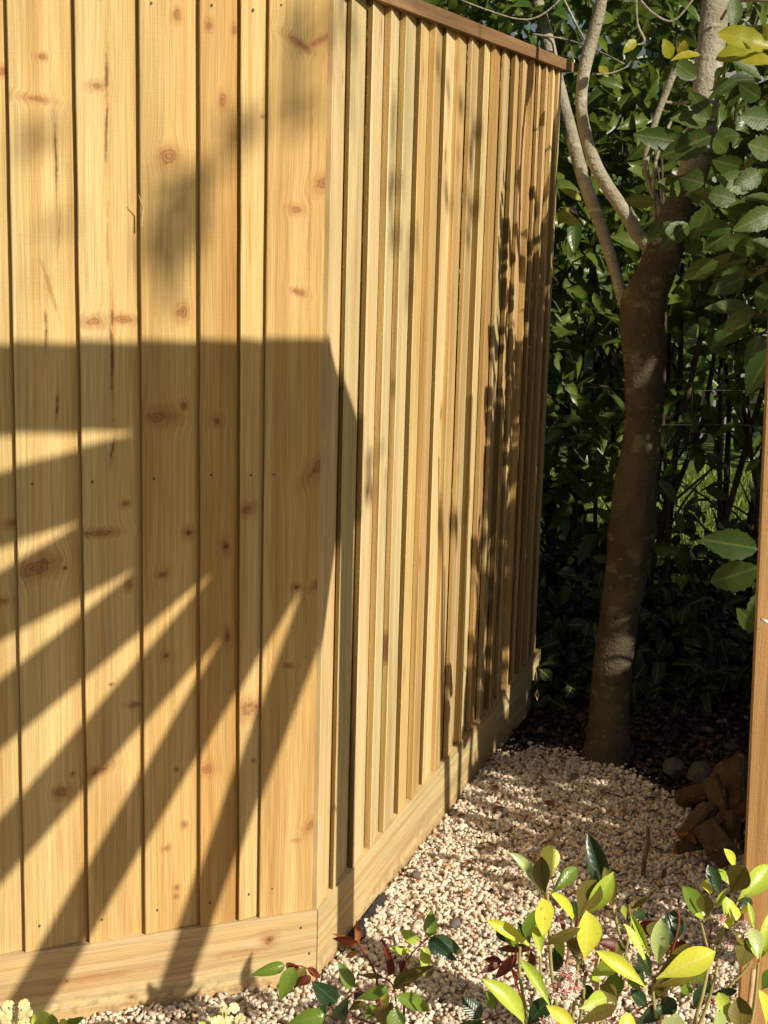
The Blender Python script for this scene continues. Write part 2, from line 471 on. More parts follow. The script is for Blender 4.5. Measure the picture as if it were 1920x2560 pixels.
# ------------------------------------------------------------------ leaves
def leaf_shape(kind, st):
    """outline half width along 0..1"""
    t = np.linspace(0, 1, st)
    if kind == 'laurel': w = np.sin(np.pi * t ** .85) ** .8
    elif kind == 'oval': w = np.sin(np.pi * np.clip(t, 0, 1) ** 1.25) ** .75 * (.35 + .75 * t) / .95
    elif kind == 'rose': w = np.sin(np.pi * t ** .72) ** .9
    else: w = np.sin(np.pi * t) ** 1.1
    w[0] = .03; w[-1] = 0.0
    return t, w / max(w)
def leaf_arrays(kind='laurel', st=7, fold=.12, curl=.12, serr=0.0, seed=0, wave=0.0):
    r = np.random.default_rng(seed)
    t, w = leaf_shape(kind, st)
    V, UV, Fc = [], [], []
    for i in range(st):
        ww = .5 * w[i]
        s1 = 1 + (serr * (1 if i % 2 else -1) if 0 < i < st - 1 else 0)
        zc = -curl * t[i] ** 2 * 1.6 + curl * .5 * t[i]
        wl = wave * r.normal(0, 1); wr = wave * r.normal(0, 1)
        V += [(-ww * s1, t[i], zc + fold * ww + wl), (0, t[i], zc), (ww * s1, t[i], zc + fold * ww + wr)]
        UV += [(.5 - .5 * w[i], t[i]), (.5, t[i]), (.5 + .5 * w[i], t[i])]
    for i in range(st - 1):
        b = 3 * i
        Fc += [(b, b + 1, b + 4, b + 3), (b + 1, b + 2, b + 5, b + 4)]
    return np.array(V, float), np.array(UV, float), np.array(Fc)
def leaf_mesh(name, mat, **k):
    V, UV, Fc = leaf_arrays(**k)
    me = bpy.data.meshes.new(name)
    me.from_pydata(V.tolist(), [], Fc.tolist())
    uv = me.uv_layers.new(name='UVMap')
    for lp in me.loops: uv.data[lp.index].uv = UV[lp.vertex_index]
    me.polygons.foreach_set('use_smooth', [True] * len(me.polygons))
    me.materials.append(mat); me.update()
    return me
def frames(D, Nn):
    D = D / np.linalg.norm(D, axis=1)[:, None]
    X = np.cross(D, Nn); X /= np.linalg.norm(X, axis=1)[:, None] + 1e-9
    return X, D, np.cross(X, D)
def foliage(name, P, D, Nn, L, Wd, mat, kind='laurel', st=5, serr=.0, tint=None, fold=.2, curl=.15):
    """thousands of leaves in ONE mesh"""
    V, UV, Fc = leaf_arrays(kind, st, fold, curl, serr)
    X, Y, Zn = frames(D, Nn)
    n, nv, nf = len(P), len(V), len(Fc)
    A = (X[:, None, :] * V[None, :, 0:1] * Wd[:, None, None] + Y[:, None, :] * V[None, :, 1:2] * L[:, None, None] + Zn[:, None, :] * V[None, :, 2:3] * L[:, None, None]) + P[:, None, :]
    me = bpy.data.meshes.new(name)
    me.vertices.add(n * nv); me.vertices.foreach_set('co', A.reshape(-1))
    Fi = (Fc[None] + (np.arange(n) * nv)[:, None, None]).reshape(-1)
    me.loops.add(len(Fi)); me.loops.foreach_set('vertex_index', Fi)
    me.polygons.add(n * nf); me.polygons.foreach_set('loop_start', np.arange(0, len(Fi), 4)); me.polygons.foreach_set('loop_total', np.full(n * nf, 4))
    uv = me.uv_layers.new(name='UVMap')
    uv.data.foreach_set('uv', UV[Fc.reshape(-1)][None].repeat(n, 0).reshape(-1).astype(np.float32))
    a = me.attributes.new('tint', 'FLOAT', 'POINT')
    tt = rng.random(n) if tint is None else tint
    a.data.foreach_set('value', np.repeat(tt, nv).astype(np.float32))
    me.polygons.foreach_set('use_smooth', np.ones(n * nf, bool))
    me.materials.append(mat); me.update()
    return me
def leaf_matrix(base, tip, width, roll=0.0, face=None):
    """leaf from base to tip; its face turned to 'face' (default: the way it is seen), then rolled about its midrib"""
    a = tip - base; L = a.length; a = a / L
    f = (face if face is not None else (EYEP - base)).normalized()
    n = (f - a * f.dot(a))
    n = n.normalized() if n.length > 1e-4 else a.orthogonal().normalized()
    x = a.cross(n)
    c, s_ = math.cos(roll), math.sin(roll)
    x, n = x * c + n * s_, n * c - x * s_
    M = Matrix(((x.x * width, a.x * L, n.x * L, base.x), (x.y * width, a.y * L, n.y * L, base.y), (x.z * width, a.z * L, n.z * L, base.z), (0, 0, 0, 1)))
    return M
def put_leaf(parent, me, base, tip, width, roll=0.0, face=None, name='leaf', label=None):
    M = leaf_matrix(Vector(base), Vector(tip), width, roll, face)
    return link(name, me, parent, M=Matrix.Translation(-parent.location) @ M, label=label)

# ------------------------------------------------------------------ fences
left_edges_top = [-1.41, -1.30, -1.195, -1.085, -.98, -.87, -.765, -.66, -.553, -.446, -.340, -.238, -.167, -.117]
left_edges_bot = [-1.41, -1.30, -1.195, -1.085, -.98, -.87, -.765, -.66, -.553, -.438, -.335, -.231, -.156, -.116]
ZB, ZCAP = .1418, 1.8356
edgeL = edge_wood('board_edge', (.30, .17, .045), (.40, .235, .075))
edgeR = edge_wood('board_edge_sawn', (.16, .105, .03), (.58, .40, .165))

edgeD = edge_wood('board_edge_dark', (.12, .08, .024), (.24, .15, .045))

def board_mesh(name, wt, wb, h, outer, inner, thin, over, mats, seed, lean=0.0, nz=36):
    """feather-edged board: thick edge at x = 0, thin edge tucked behind the next board; slight sawn unevenness"""
    mb = MB(); vs = []
    for k in range(nz + 1):
        z = h * k / nz; t = k / nz
        w = wb * (1 - t) + wt * t + over
        j = .0007 * mnoise.noise(Vector((z * 7, seed * 3.3, 0))) + .0004 * mnoise.noise(Vector((z * 40, seed * 3.3, 2)))
        j2 = .0006 * mnoise.noise(Vector((z * 3, seed * 3.3, 9)))
        x = lean * t + j
        ch = .0012
        vs += [(x, inner, z), (x, outer + ch + j2, z), (x + ch, outer + j2, z), (x + w, thin + j2, z), (x + w, thin + .004, z), (x + .03, inner + .004, z)]
    m = 6
    fs, mi = [], []
    for k in range(nz):
        for a in range(m):
            b = (a + 1) % m
            fs.append((k * m + a, k * m + b, (k + 1) * m + b, (k + 1) * m + a)); mi.append(1 if a == 0 else 0)
    fs += [tuple(range(m))[::-1], tuple(nz * m + a for a in range(m))]; mi += [0, 0]
    mb.v = vs; mb.f = fs; mb.m = mi
    return mb.mesh(name, mats)

fl = thing('fence_panel', CORNER, 'wide pale timber fence panel at left crossed by fan shaped shadow stripes', 'fence', 'feather edge fence panels', math.atan2(dL.y, dL.x))
fr = thing('fence_panel', CORNER, 'narrow looking timber fence panel receding to the tree under a brown sloping cap', 'fence', 'feather edge fence panels', math.atan2(dR.y, dR.x))

# knots of the left boards, read off the photograph: (px, py, half width px, half height px, rotation, kind)
KN = [(5, 178, 22, 9, 0, 'k'), (36, 1312, 24, 9, .2, 'k'), (8, 1507, 16, 7, 0, 'k'),
      (107, 141, 11, 6, 0, 'k'), (93, 247, 30, 6, -.1, 'k'), (142, 390, 4, 105, .02, 's'), (150, 590, 4, 60, -.1, 'b'), (125, 720, 6, 90, .3, 'b'), (116, 830, 5, 60, 0, 's'),
      (145, 1024, 4, 34, -.05, 's'), (96, 1421, 44, 19, .2, 'k'), (166, 1424, 6, 5, 0, 'd'), (156, 1985, 16, 11, 0, 'k'), (184, 1941, 5, 5, 0, 'd'),
      (265, 190, 5, 55, -.03, 's'), (268, 330, 4, 95, -.01, 's'), (272, 610, 4, 80, -.03, 'b'), (282, 790, 4, 34, 0, 's'), (280, 900, 5, 105, .02, 's'), (287, 1125, 4, 30, -.15, 's'),
      (246, 214, 16, 8, 0, 'k'), (232, 806, 26, 10, 0, 'k'), (312, 800, 32, 8, -.15, 'k'), (246, 1335, 36, 7, 0, 'k'), (316, 1262, 10, 7, 0, 'k'), (326, 1466, 9, 12, 0, 'k'), (280, 1714, 5, 3, 0, 'd'), (248, 1930, 26, 8, .3, 'k'), (344, 1767, 16, 6, 0, 'k'),
      (423, 391, 20, 18, 0, 'k'), (461, 782, 14, 15, 0, 'k'), (392, 1043, 38, 16, 0, 'k'), (464, 1015, 9, 10, 0, 'd'), (476, 1335, 11, 11, 0, 'd'), (408, 1439, 12, 9, 0, 'd'), (418, 1641, 9, 9, 0, 'd'), (445, 1928, 5, 5, 0, 'd'), (417, 2125, 8, 7, 0, 'k'), (465, 2067, 8, 8, 0, 'k'), (445, 2224, 7, 6, 0, 'k'), (443, 2247, 6, 6, 0, 'k'), (445, 38, 8, 12, 0, 'k'),
      (562, 250, 9, 15, 0, 'k'), (524, 63, 8, 9, 0, 'k'), (592, 73, 6, 10, 0, 'k'), (547, 1054, 11, 11, 0, 'd'), (567, 1370, 13, 16, 0, 'd'), (572, 1594, 10, 17, 0, 'd'), (520, 1926, 18, 12, 0, 'k'),
      (621, 1275, 16, 11, .3, 'k'), (626, 1775, 24, 20, .5, 'k'), (637, 1906, 5, 4, 0, 'd'), (662, 290, 5, 4, 0, 'k'),
      (745, 525, 16, 9, -.1, 'k'), (750, 731, 17, 6, -.3, 'k'), (816, 455, 30, 14, .5, 'k'), (752, 108, 30, 7, -.5, 'k'), (808, 98, 34, 6, .5, 'k'), (797, 1172, 36, 13, .8, 'k'), (744, 1470, 9, 7, 0, 'd'), (800, 1463, 24, 9, .5, 'k'), (720, 1666, 16, 5, -.1, 'k'), (786, 2062, 26, 10, .8, 'k'), (745, 2104, 24, 7, 0, 'b'), (778, 480, 5, 360, 0, 'b'), (764, 2010, 3, 60, 0, 'b')]
tintsL = {8: (1.0, 1.0, .98), 9: (1.02, 1.02, 1.0), 10: (.97, .93, .84), 11: (.97, .93, .85), 12: (1.02, 1.03, 1.03), 13: (1.0, .99, .93), 7: (.95, .93, .88)}
tintsL[11] = (.84, .73, .58)
generic = wood('fence_wood', auto=.05)
for i in range(len(left_edges_top)):
    st, sb = left_edges_top[i], left_edges_bot[i]
    et, eb = (left_edges_top[i + 1], left_edges_bot[i + 1]) if i + 1 < len(left_edges_top) else (-.004, -.004)
    last = i + 1 == len(left_edges_top)
    z0 = ZB + random.uniform(0, .002)
    if i >= 7:
        ks = []
        for (px, py, rx, rz, rot, kd) in KN:
            s, z = on_left(px, py)
            lo = sb + (st - sb) * (z - ZB) / 1.7; hi = eb + (et - eb) * (z - ZB) / 1.7
            if lo <= s < hi: ks.append((s - sb, z - z0, rx * .00067, rz * .00071, rot, kd))
        m = wood('fence_wood_board', knots=ks, tint=tintsL.get(i), ring=random.uniform(.011, .018))
    else:
        m = generic
    me = board_mesh('board', et - st, eb - sb, ZCAP + .024 - z0, .003, .0145, .0085 if last else .0165, 0 if last else .018, [m, edgeL], i, st - sb)
    link('board', me, fl, loc=(sb, 0, z0))

gb = wood('gravel_board_wood', light=(.66, .50, .27), mid=(.60, .43, .20), brown=(.36, .23, .105), horizontal=True, dirt=True, ring=.022, bumpk=.5, stain=.45,
          knots=[(.03 + 0, 0, .001, .001, 0, 'k')])
def lk(px, py, rx, rz, kd):
    s, z = on_left(px, py)
    return (z + .1, s + 1.5, rz * .00071, rx * .00067, 0, kd)
gbl = wood('gravel_board_wood_left', light=(.66, .50, .28), mid=(.60, .42, .20), brown=(.36, .23, .105), horizontal=True, dirt=True, ring=.026, bumpk=.5, stain=.45,
           knots=[lk(674, 2349, 18, 13, 'd'), lk(330, 2493, 9, 7, 'd'), lk(168, 2453, 9, 5, 'd'), lk(610, 2380, 90, 10, 'b'), lk(250, 2440, 160, 9, 'b')])
# mitred gravel boards
GT = .030
bis = (nL + nR).normalized(); mitre = bis * (-GT / bis.dot(nL))
def loc2(d, n, v):   # world offset from the corner into a panel's frame
    return (v.dot(d), -v.dot(n))
ml = loc2(dL, nL, mitre); mr = loc2(dR, nR, mitre)
mb = MB(); mb.prism([(p[0] + 1.5, p[1]) for p in ((-1.45, 0), (-.0012, 0), (ml[0] - .0012, ml[1]), (-1.45, GT))], 0, ZB + .1)
link('gravel_board', mb.mesh('gravel_board', [gbl]), fl, loc=(-1.5, 0, -.1))
mb = MB(); mb.prism([(.0012, 0), (1.925, 0), (1.925, GT), (mr[0] + .0012, mr[1])], 0, ZB + .1)
link('gravel_board', mb.mesh('gravel_board', [gb]), fr, loc=(0, 0, -.1))

# right boards
edges = [0.0, .098, .206, .312, .405, .515, .608, .705, .803, .898, 1.003, 1.107, 1.205, 1.300, 1.398, 1.497, 1.575, 1.650, 1.738, 1.822, 1.918]
TINTS = [(0, (1.04, 1.04, 1.08)), (.2, (.97, .96, .86)), (.34, (.91, .95, .95)), (.48, (1.0, .88, .76)), (.62, (1.09, 1.08, 1.04)), (.74, (.80, .70, .58)), (.86, (.96, .90, .74))]
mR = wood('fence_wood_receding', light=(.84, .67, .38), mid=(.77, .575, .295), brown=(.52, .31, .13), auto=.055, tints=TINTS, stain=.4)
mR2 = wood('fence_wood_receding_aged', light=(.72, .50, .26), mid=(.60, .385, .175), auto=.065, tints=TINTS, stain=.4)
mC = wood('fence_wood_corner', light=(.80, .62, .34), mid=(.74, .54, .27), brown=(.52, .31, .13), auto=.03)
for i in range(20):
    s, e = edges[i], edges[i + 1]
    last = i == 19
    h = ZCAP - .001 - ZB
    th = random.choice((.0, .001, .002, .0035, .005)); first = i == 0
    if first: th = .002
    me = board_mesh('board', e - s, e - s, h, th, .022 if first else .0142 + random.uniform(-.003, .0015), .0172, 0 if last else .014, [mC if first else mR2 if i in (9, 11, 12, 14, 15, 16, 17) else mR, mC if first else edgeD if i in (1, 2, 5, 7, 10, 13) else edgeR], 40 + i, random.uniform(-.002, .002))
    link('board', me, fr, loc=(s, 0, ZB + random.uniform(0, .0015)))
capm = wood('cap_wood', light=(.34, .20, .10), mid=(.25, .14, .065), brown=(.12, .07, .04), horizontal=True, auto=.04, ring=.02, stain=0.0)
mb = MB()
for k in range(24):
    pass
def rail(name, parent, x0, x1, y0, y1, z0, z1, mat, seg=24, seed=0):
    mb = MB(); vs = []
    for k in range(seg + 1):
        x = x0 + (x1 - x0) * k / seg
        j = .0012 * mnoise.noise(Vector((x * 6, seed, 0))); j2 = .001 * mnoise.noise(Vector((x * 9, seed, 4)))
        vs += [(x, y0 + j2, z0), (x, y0 + j2, z1 - .002 + j), (x, y0 + .003 + j2, z1 + j), (x, y1, z1 + j), (x, y1, z0)]
    m = 5
    fs = [(k * m + a, k * m + (a + 1) % m, (k + 1) * m + (a + 1) % m, (k + 1) * m + a) for k in range(seg) for a in range(m)]
    fs += [tuple(range(m))[::-1], tuple(seg * m + a for a in range(m))]
    mb.v = vs; mb.f = [f[::-1] for f in fs]; mb.m = [0] * len(fs)
    return link(name, mb.mesh(name, [mat]), parent)
rail('cap_rail', fr, .004, 1.945, -.010, .045, ZCAP, ZCAP + .030, capm, seed=2)
rail('cap_rail', fl, -1.45, .0, -.010, .045, ZCAP + .026, ZCAP + .056, capm, seed=5)
back_wood = wood('rail_wood', auto=.05, horizontal=True)
for z in (.35, 1.08, 1.62):
    rail('arris_rail', fl, -1.45, -.03, .020, .075, z, z + .07, back_wood, 6, z)
    rail('arris_rail', fr, .06, 1.9, .026, .08, z, z + .07, back_wood, 6, z + 3)
mb = MB(); mb.box((-.045, .078, -.1), (.045, .168, 1.80))
link('post', mb.mesh('post', [generic]), fl)
mb = MB(); mb.box((1.80, .083, -.1), (1.89, .173, 1.80))
link('post', mb.mesh('post', [generic]), fr)

# nail heads in punched holes
nail_m = rough_mat('nail_steel', (.03, .035, .03), (.09, .10, .085), 200, .5, .2, .5)
mb = MB(); k = 10
mb.add([(math.cos(a * .628) * .0019, -.0010, math.sin(a * .628) * .0022) for a in range(k)] + [(math.cos(a * .628) * .0024, .0030, math.sin(a * .628) * .0029) for a in range(k)],
       [tuple(range(k))] + [(a, k + a, k + (a + 1) % k, (a + 1) % k) for a in range(k)])
nail = mb.mesh('nail', [nail_m])
for px, py in [(380, 7), (532, 12), (636, 24), (705, 12), (812, 22), (790, 252), (731, 332), (784, 766), (725, 808), (82, 1212), (232, 1206), (387, 1198), (531, 1189), (630, 1190), (686, 1187), (761, 1214), (779, 1216), (753, 1445), (707, 1717), (759, 1957), (100, 2318), (256, 2302), (395, 2278), (527, 2260), (625, 2240), (682, 2224), (764, 2218)]:
    s, z = on_left(px, py)
    idx = max(i for i in range(len(left_edges_bot)) if left_edges_bot[i] <= s)
    wd = (left_edges_bot[idx + 1] if idx + 1 < 14 else 0) - left_edges_bot[idx]
    d = .003 + .0135 * (s - left_edges_bot[idx]) / (wd + .018)
    link('nail', nail, fl, loc=(s, d - .0006, z))
for px, py in [(752, 2319), (773, 2383)]:
    s, z = on_left(px, py)
    link('nail', nail, fl, loc=(s, -.0008, z))
# a split sliver of timber standing off a board edge
pale = rough_mat('fresh_splinter', (.72, .55, .30), (.62, .44, .22), 60, .8, .2)
s, z = on_left(352, 520)
mb = MB(); mb.tube([(0, 0, -.03), (.002, -.004, 0), (-.008, -.014, .022)], [.0016, .0014, .0004], 5)
link('splinter', mb.mesh('splinter', [pale]), fl, loc=(s, -.004, z))

# weed membrane peeping out between gravel and the right gravel board
memb = rough_mat('weed_membrane', (.02, .02, .022), (.05, .05, .05), 30, .7, .4)
mb = MB(); vs = []
for k in range(25):
    s = .14 + .24 * k / 24
    p = CORNER + dR * s
    o1 = .006; o2 = .012 + .012 * abs(mnoise.noise(Vector((s * 14, 1, 0))))
    hz = .012 + .010 * mnoise.noise(Vector((s * 22, 7, 0)))
    vs += [tuple(p + nR * o1 + UP * .015), tuple(p + nR * o2 + UP * hz), tuple(p + nR * (o2 + .012) - UP * .006)]
mb.add(vs, [(3 * k + a, 3 * k + a + 1, 3 * k + a + 4, 3 * k + a + 3) for k in range(24) for a in range(2)])
link('weed_membrane', mb.mesh('weed_membrane', [memb], True), label='black strip of weed membrane showing between the gravel and the receding fence', cat='ground sheet')

# ------------------------------------------------------------------ timber post at the right edge
post_wood = wood('post_wood', light=(.68, .40, .17), mid=(.60, .335, .135), brown=(.44, .22, .085), ring=.02, stain=.1)
b0 = at(1846, 2480, 2.335); b1 = at(1917, 880, 2.335)
ax = (b1 - b0).normalized()
b0 = b0 - ax * (b0.z / ax.z)
tp = thing('timber_post', b0 - UP * .02, 'orange brown square timber post at right edge behind the flowering shrub', 'post')
mb = MB(); sx, sy = Vector((.965, -.262, 0)), Vector((.262, .965, 0))
L = 1.66
for (a0, a1, zz0, zz1) in [(0, .07, -.1, L)]:
    c = .004
    ring = [(c, 0), (a1 - c, 0), (a1, c), (a1, a1 - c), (a1 - c, a1), (c, a1), (0, a1 - c), (0, c)]
    vs = []
    for t in (zz0, zz1):
        for (p, q) in ring: vs.append(ax * t + sx * p + sy * q)
    mb.add(vs, [tuple(range(8))[::-1], tuple(range(8, 16))] + [(i, (i + 1) % 8, 8 + (i + 1) % 8, 8 + i) for i in range(8)])
link('post_shaft', mb.mesh('post_shaft', [post_wood]), tp)
white = rough_mat('white_plastic', (.75, .75, .73), (.8, .8, .78), 20, .4, .05, .5)
cp = at(1913, 1552, 2.322)
mb = MB(); mb.tube([cp - tp.location + Vector((-.008, -.004, .004)), cp - tp.location + Vector((.0, -.010, .001)), cp - tp.location + Vector((.010, -.006, -.003))], [.002, .003, .002], 6)
link('cable_clip', mb.mesh('cable_clip', [white], True), tp)

# ------------------------------------------------------------------ unseen slat fan, added and shaped to cast the striped shadow
TD = 1.62                                                # metres towards the sun from the left fence
off = SH * TD + UP * (TD * math.tan(SUN_EL))
fan_o = CORNER + off
ft = thing('shadow_fan', Vector((fan_o.x + dL.x * .175, fan_o.y + dL.y * .175, 0)), 'unseen fan of slats added beside the camera to cast the striped fence shadow', 'shadow caster', rz=math.atan2(dL.y, dL.x))
def tl(s, z):            # shadow fan plane coordinates into its frame
    return (s - .175, z + off.z)
SL = (SUND.dot(dL), -SUND.dot(nL), SUND.z)             # light direction in the shadow fan frame
def bar(name, poly, y0=-.011, y1=.011):
    mb = MB(); n = len(poly)
    dy = (y0 + y1) / 2 + .010
    poly = [(p[0] + dy * SL[0] / SL[1], p[1] + dy * SL[2] / SL[1]) for p in poly]
    vs = [(p[0], y0, p[1]) for p in poly] + [(p[0], y1, p[1]) for p in poly]
    mb.add(vs, [tuple(range(n)), tuple(range(n, 2 * n))[::-1]] + [(i, n + i, n + (i + 1) % n, (i + 1) % n) for i in range(n)])
    return link(name, mb.mesh(name, [generic]), ft)
for i, (a, b, c, d) in enumerate([((-.70, .990), (.09, 1.196), (.09, 1.096), (-.70, .866)),
                     ((-.70, .783), (.09, 1.224), (.09, 1.055), (-.70, .680)),
                     ((-.66, .602), (.10, 1.171), (.10, 1.065), (-.66, .481)),
                     ((-.66, .327), (.10, 1.157), (.10, 1.011), (-.66, .210)),
                     ((-.615, .01), (.10, 1.169), (.10, 1.001), (-.527, .01)),
                     ((-.325, -.01), (.10, 1.15), (.10, .92), (-.268, -.01))]):
    y = -.036 + .0225 * (i % 3)
    bar('slat', [tl(*a), tl(*d), tl(*c), tl(*b)], y, y + .022)
bar('top_rail', [tl(-.80, 1.098), tl(.02, 1.098), tl(.02, 1.240), tl(-.80, 1.238)], .034, .056)
GUS = True

# added support of the shadow fan; gusset outline follows the shadow edge
def to_shadow_fan(P):
    """follow the light from a shadow point back to the shadow fan plane: (s, z)"""
    k = (fan_o - P).dot(nL) / SUND.dot(nL)
    Q = P + SUND * k
    return (Q - fan_o).dot(dL), Q.z - off.z
def on_right(px, py):
    d = ray(px, py)
    return EYEP + d * ((CORNER - EYEP).dot(nR) / d.dot(nR))
pl_ = to_shadow_fan(on_right(841, 1800)); pr_ = to_shadow_fan(on_right(893, 1800)); pm = to_shadow_fan(on_right(868, 953)); pt = to_shadow_fan(on_right(905, 1030))
s0, s1 = pl_[0], pr_[0]
bar('post', [tl(-.73, -off.z - .05), tl(-.645, -off.z - .05), tl(-.645, 1.25), tl(-.73, 1.25)], -.19, -.11)
bar('bracket', [tl(-.74, 1.13), tl(-.66, 1.13), tl(-.66, 1.20), tl(-.74, 1.20)], -.108, .032)
bar('gusset', [tl(-.02, 1.02), tl(s1, .98), tl(s1, pt[1]), tl(pm[0], pm[1]), tl(.0, 1.238), tl(-.02, 1.238)], .010, .033)

# ------------------------------------------------------------------ multi-stem tree
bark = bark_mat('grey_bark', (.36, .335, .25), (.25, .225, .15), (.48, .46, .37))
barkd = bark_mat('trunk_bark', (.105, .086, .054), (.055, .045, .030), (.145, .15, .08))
tb = ground_at(1512, 1905, -.01)
tree = thing('multi_stem_tree', tb, 'bare stemmed tree with brown trunk forking into grey limbs behind the fence end', 'tree')
def stem(name, pts, mat, sides=18, n=6, wob=.06, label=None, parent=None):
    P = [at(px, py, Y) - tree.location for (px, py, Y, w) in pts]
    Rr = [w * .5 * Y / F for (px, py, Y, w) in pts]
    sp, ra = spline(P, Rr, n)
    mb = MB(); mb.tube(sp, ra, sides, wob=wob, seed=pts[0][0])
    return link(name, mb.mesh(name, [mat], True), parent or tree, label=label)
TY = tb.y
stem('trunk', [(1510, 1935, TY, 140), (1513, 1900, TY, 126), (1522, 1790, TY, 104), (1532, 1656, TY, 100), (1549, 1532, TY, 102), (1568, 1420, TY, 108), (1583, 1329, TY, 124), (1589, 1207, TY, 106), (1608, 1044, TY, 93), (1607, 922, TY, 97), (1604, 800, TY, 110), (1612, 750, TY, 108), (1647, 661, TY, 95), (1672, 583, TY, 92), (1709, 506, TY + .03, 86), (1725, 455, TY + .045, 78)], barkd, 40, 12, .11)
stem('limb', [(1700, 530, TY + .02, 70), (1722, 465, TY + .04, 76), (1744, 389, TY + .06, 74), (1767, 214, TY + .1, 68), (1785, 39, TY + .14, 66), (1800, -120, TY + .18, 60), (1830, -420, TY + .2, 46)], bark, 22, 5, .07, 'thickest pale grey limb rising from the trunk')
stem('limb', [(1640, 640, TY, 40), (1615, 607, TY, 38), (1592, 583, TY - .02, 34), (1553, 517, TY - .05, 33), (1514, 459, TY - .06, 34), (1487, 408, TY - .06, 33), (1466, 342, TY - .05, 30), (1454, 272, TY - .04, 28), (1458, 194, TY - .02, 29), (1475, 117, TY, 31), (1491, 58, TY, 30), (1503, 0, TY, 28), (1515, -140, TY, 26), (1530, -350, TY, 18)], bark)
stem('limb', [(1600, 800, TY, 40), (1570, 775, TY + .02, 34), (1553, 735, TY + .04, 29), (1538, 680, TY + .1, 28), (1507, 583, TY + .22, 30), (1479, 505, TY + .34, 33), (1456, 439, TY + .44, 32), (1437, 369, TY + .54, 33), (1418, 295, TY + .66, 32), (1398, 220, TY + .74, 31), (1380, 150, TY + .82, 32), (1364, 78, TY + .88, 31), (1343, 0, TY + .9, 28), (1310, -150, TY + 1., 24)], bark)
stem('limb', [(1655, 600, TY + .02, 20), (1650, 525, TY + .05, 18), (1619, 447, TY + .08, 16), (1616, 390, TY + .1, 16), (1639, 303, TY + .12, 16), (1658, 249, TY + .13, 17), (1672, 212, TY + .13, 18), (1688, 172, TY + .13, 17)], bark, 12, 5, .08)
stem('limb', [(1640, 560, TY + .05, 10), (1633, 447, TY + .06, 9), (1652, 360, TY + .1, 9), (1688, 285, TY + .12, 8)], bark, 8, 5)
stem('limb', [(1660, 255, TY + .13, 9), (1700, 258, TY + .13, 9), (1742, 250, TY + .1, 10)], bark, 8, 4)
for tw in [[(1590, -5, 4.1, 6), (1594, 60, 4.1, 6), (1610, 95, 4.1, 6), (1607, 108, 4.1, 5), (1592, 112, 4.1, 4)],
           [(1600, 0, 4.15, 7), (1635, 35, 4.12, 6), (1684, 52, 4.1, 6), (1735, -5, 4.1, 5)],
           [(1803, 48, 4.2, 8), (1838, 6, 4.1, 7), (1925, 3, 4.0, 6)],
           [(1480, 186, 4.2, 5), (1530, 182, 4.2, 4), (1572, 165, 4.2, 3)],
           [(1405, -10, 4.9, 6), (1440, 60, 4.9, 6), (1464, 105, 4.8, 5), (1480, 145, 4.8, 3)],
           [(1330, 85, 4.9, 5), (1420, 100, 4.9, 5), (1500, 130, 4.8, 5), (1560, 160, 4.7, 4)],
           [(1150, 0, 4.9, 5), (1280, 45, 4.9, 4), (1350, 40, 4.9, 5), (1420, -20, 4.9, 4)]]:
    stem('twig', tw, bark, 6, 4, .05)

# ------------------------------------------------------------------ leaf materials
lm_hedge = leaf_mat('hedge_leaf', (.025, .065, .012), (.14, .20, .03), .30, .34, .5, attr=True, vein=(.22, .27, .07), trc=(.16, .24, .02))
lm_hedge_o = leaf_mat('hedge_leaf_single', (.03, .075, .014), (.15, .21, .03), .30, .32, .5, vein=(.25, .30, .08), trc=(.18, .26, .02))
lm_laurel = leaf_mat('laurel_leaf', (.035, .075, .016), (.085, .135, .024), .30, .45, .4, vein=(.20, .23, .08), trc=(.14, .2, .02))
lm_sunlit = leaf_mat('sunlit_leaf', (.30, .34, .03), (.42, .38, .03), .4, .4, .4, vein=(.5, .5, .1), trc=(.5, .48, .02))  # laurel leaves in sun: the yellow sunlight is put into their colour

# ------------------------------------------------------------------ hedge behind
def rand_unit(n):
    v = rng.normal(0, 1, (n, 3)); return v / np.linalg.norm(v, axis=1)[:, None]
def hedge_top(x):
    return np.where(x > 1.12, 1.93 + .05 * np.sin(x * 9), 3.1 + .12 * np.sin(x * 5))
hd = thing('laurel_hedge', (1.0, 5.4, 0), 'tall dark evergreen hedge behind the tree and fence', 'hedge')
N = 16500
P = np.column_stack([rng.uniform(-.7, 2.6, N), 4.95 + 1.0 * rng.random(N) ** 1.4, rng.uniform(.12, 3.2, N)])
keep = P[:, 2] < hedge_top(P[:, 0])
low = (P[:, 2] < 1.05)
keep &= ~(low & (rng.random(N) < np.clip((.25 + .75 * (P[:, 0] - .8)), .02, .80)))
keep &= ~((P[:, 2] < .3) & (rng.random(N) < .4))
lump = np.array([mnoise.noise(Vector((p[0] * 2.6, p[1] * 3, p[2] * 2.6))) for p in P])
keep &= lump > -.42
keep &= ~((P[:, 2] < .75) & (P[:, 0] > .88) & (rng.random(N) < .60))
P = P[keep]; n = len(P)
Dr = rand_unit(n) + np.array([0, -.55, -.25]); Nn = rand_unit(n) * .75 + np.array([.15, -.45, .65])
Ls = rng.uniform(.06, .125, n); Ws = Ls * rng.uniform(.36, .5, n)
vis = (P[:, 0] > .16 * P[:, 1] * .5) & (P[:, 0] < .245 * P[:, 1]) & (P[:, 2] < 2.1) & ((P[:, 0] > .42) | (P[:, 2] > 1.8))
order = np.argsort(P[:, 1] - 3 * vis)
parts = order[:290]; rest = order[290:]
me = foliage('foliage', P[rest] - np.array(hd.location), Dr[rest], Nn[rest], Ls[rest], Ws[rest], lm_hedge, 'laurel', 6, .06)
link('foliage', me, hd, kind='stuff')
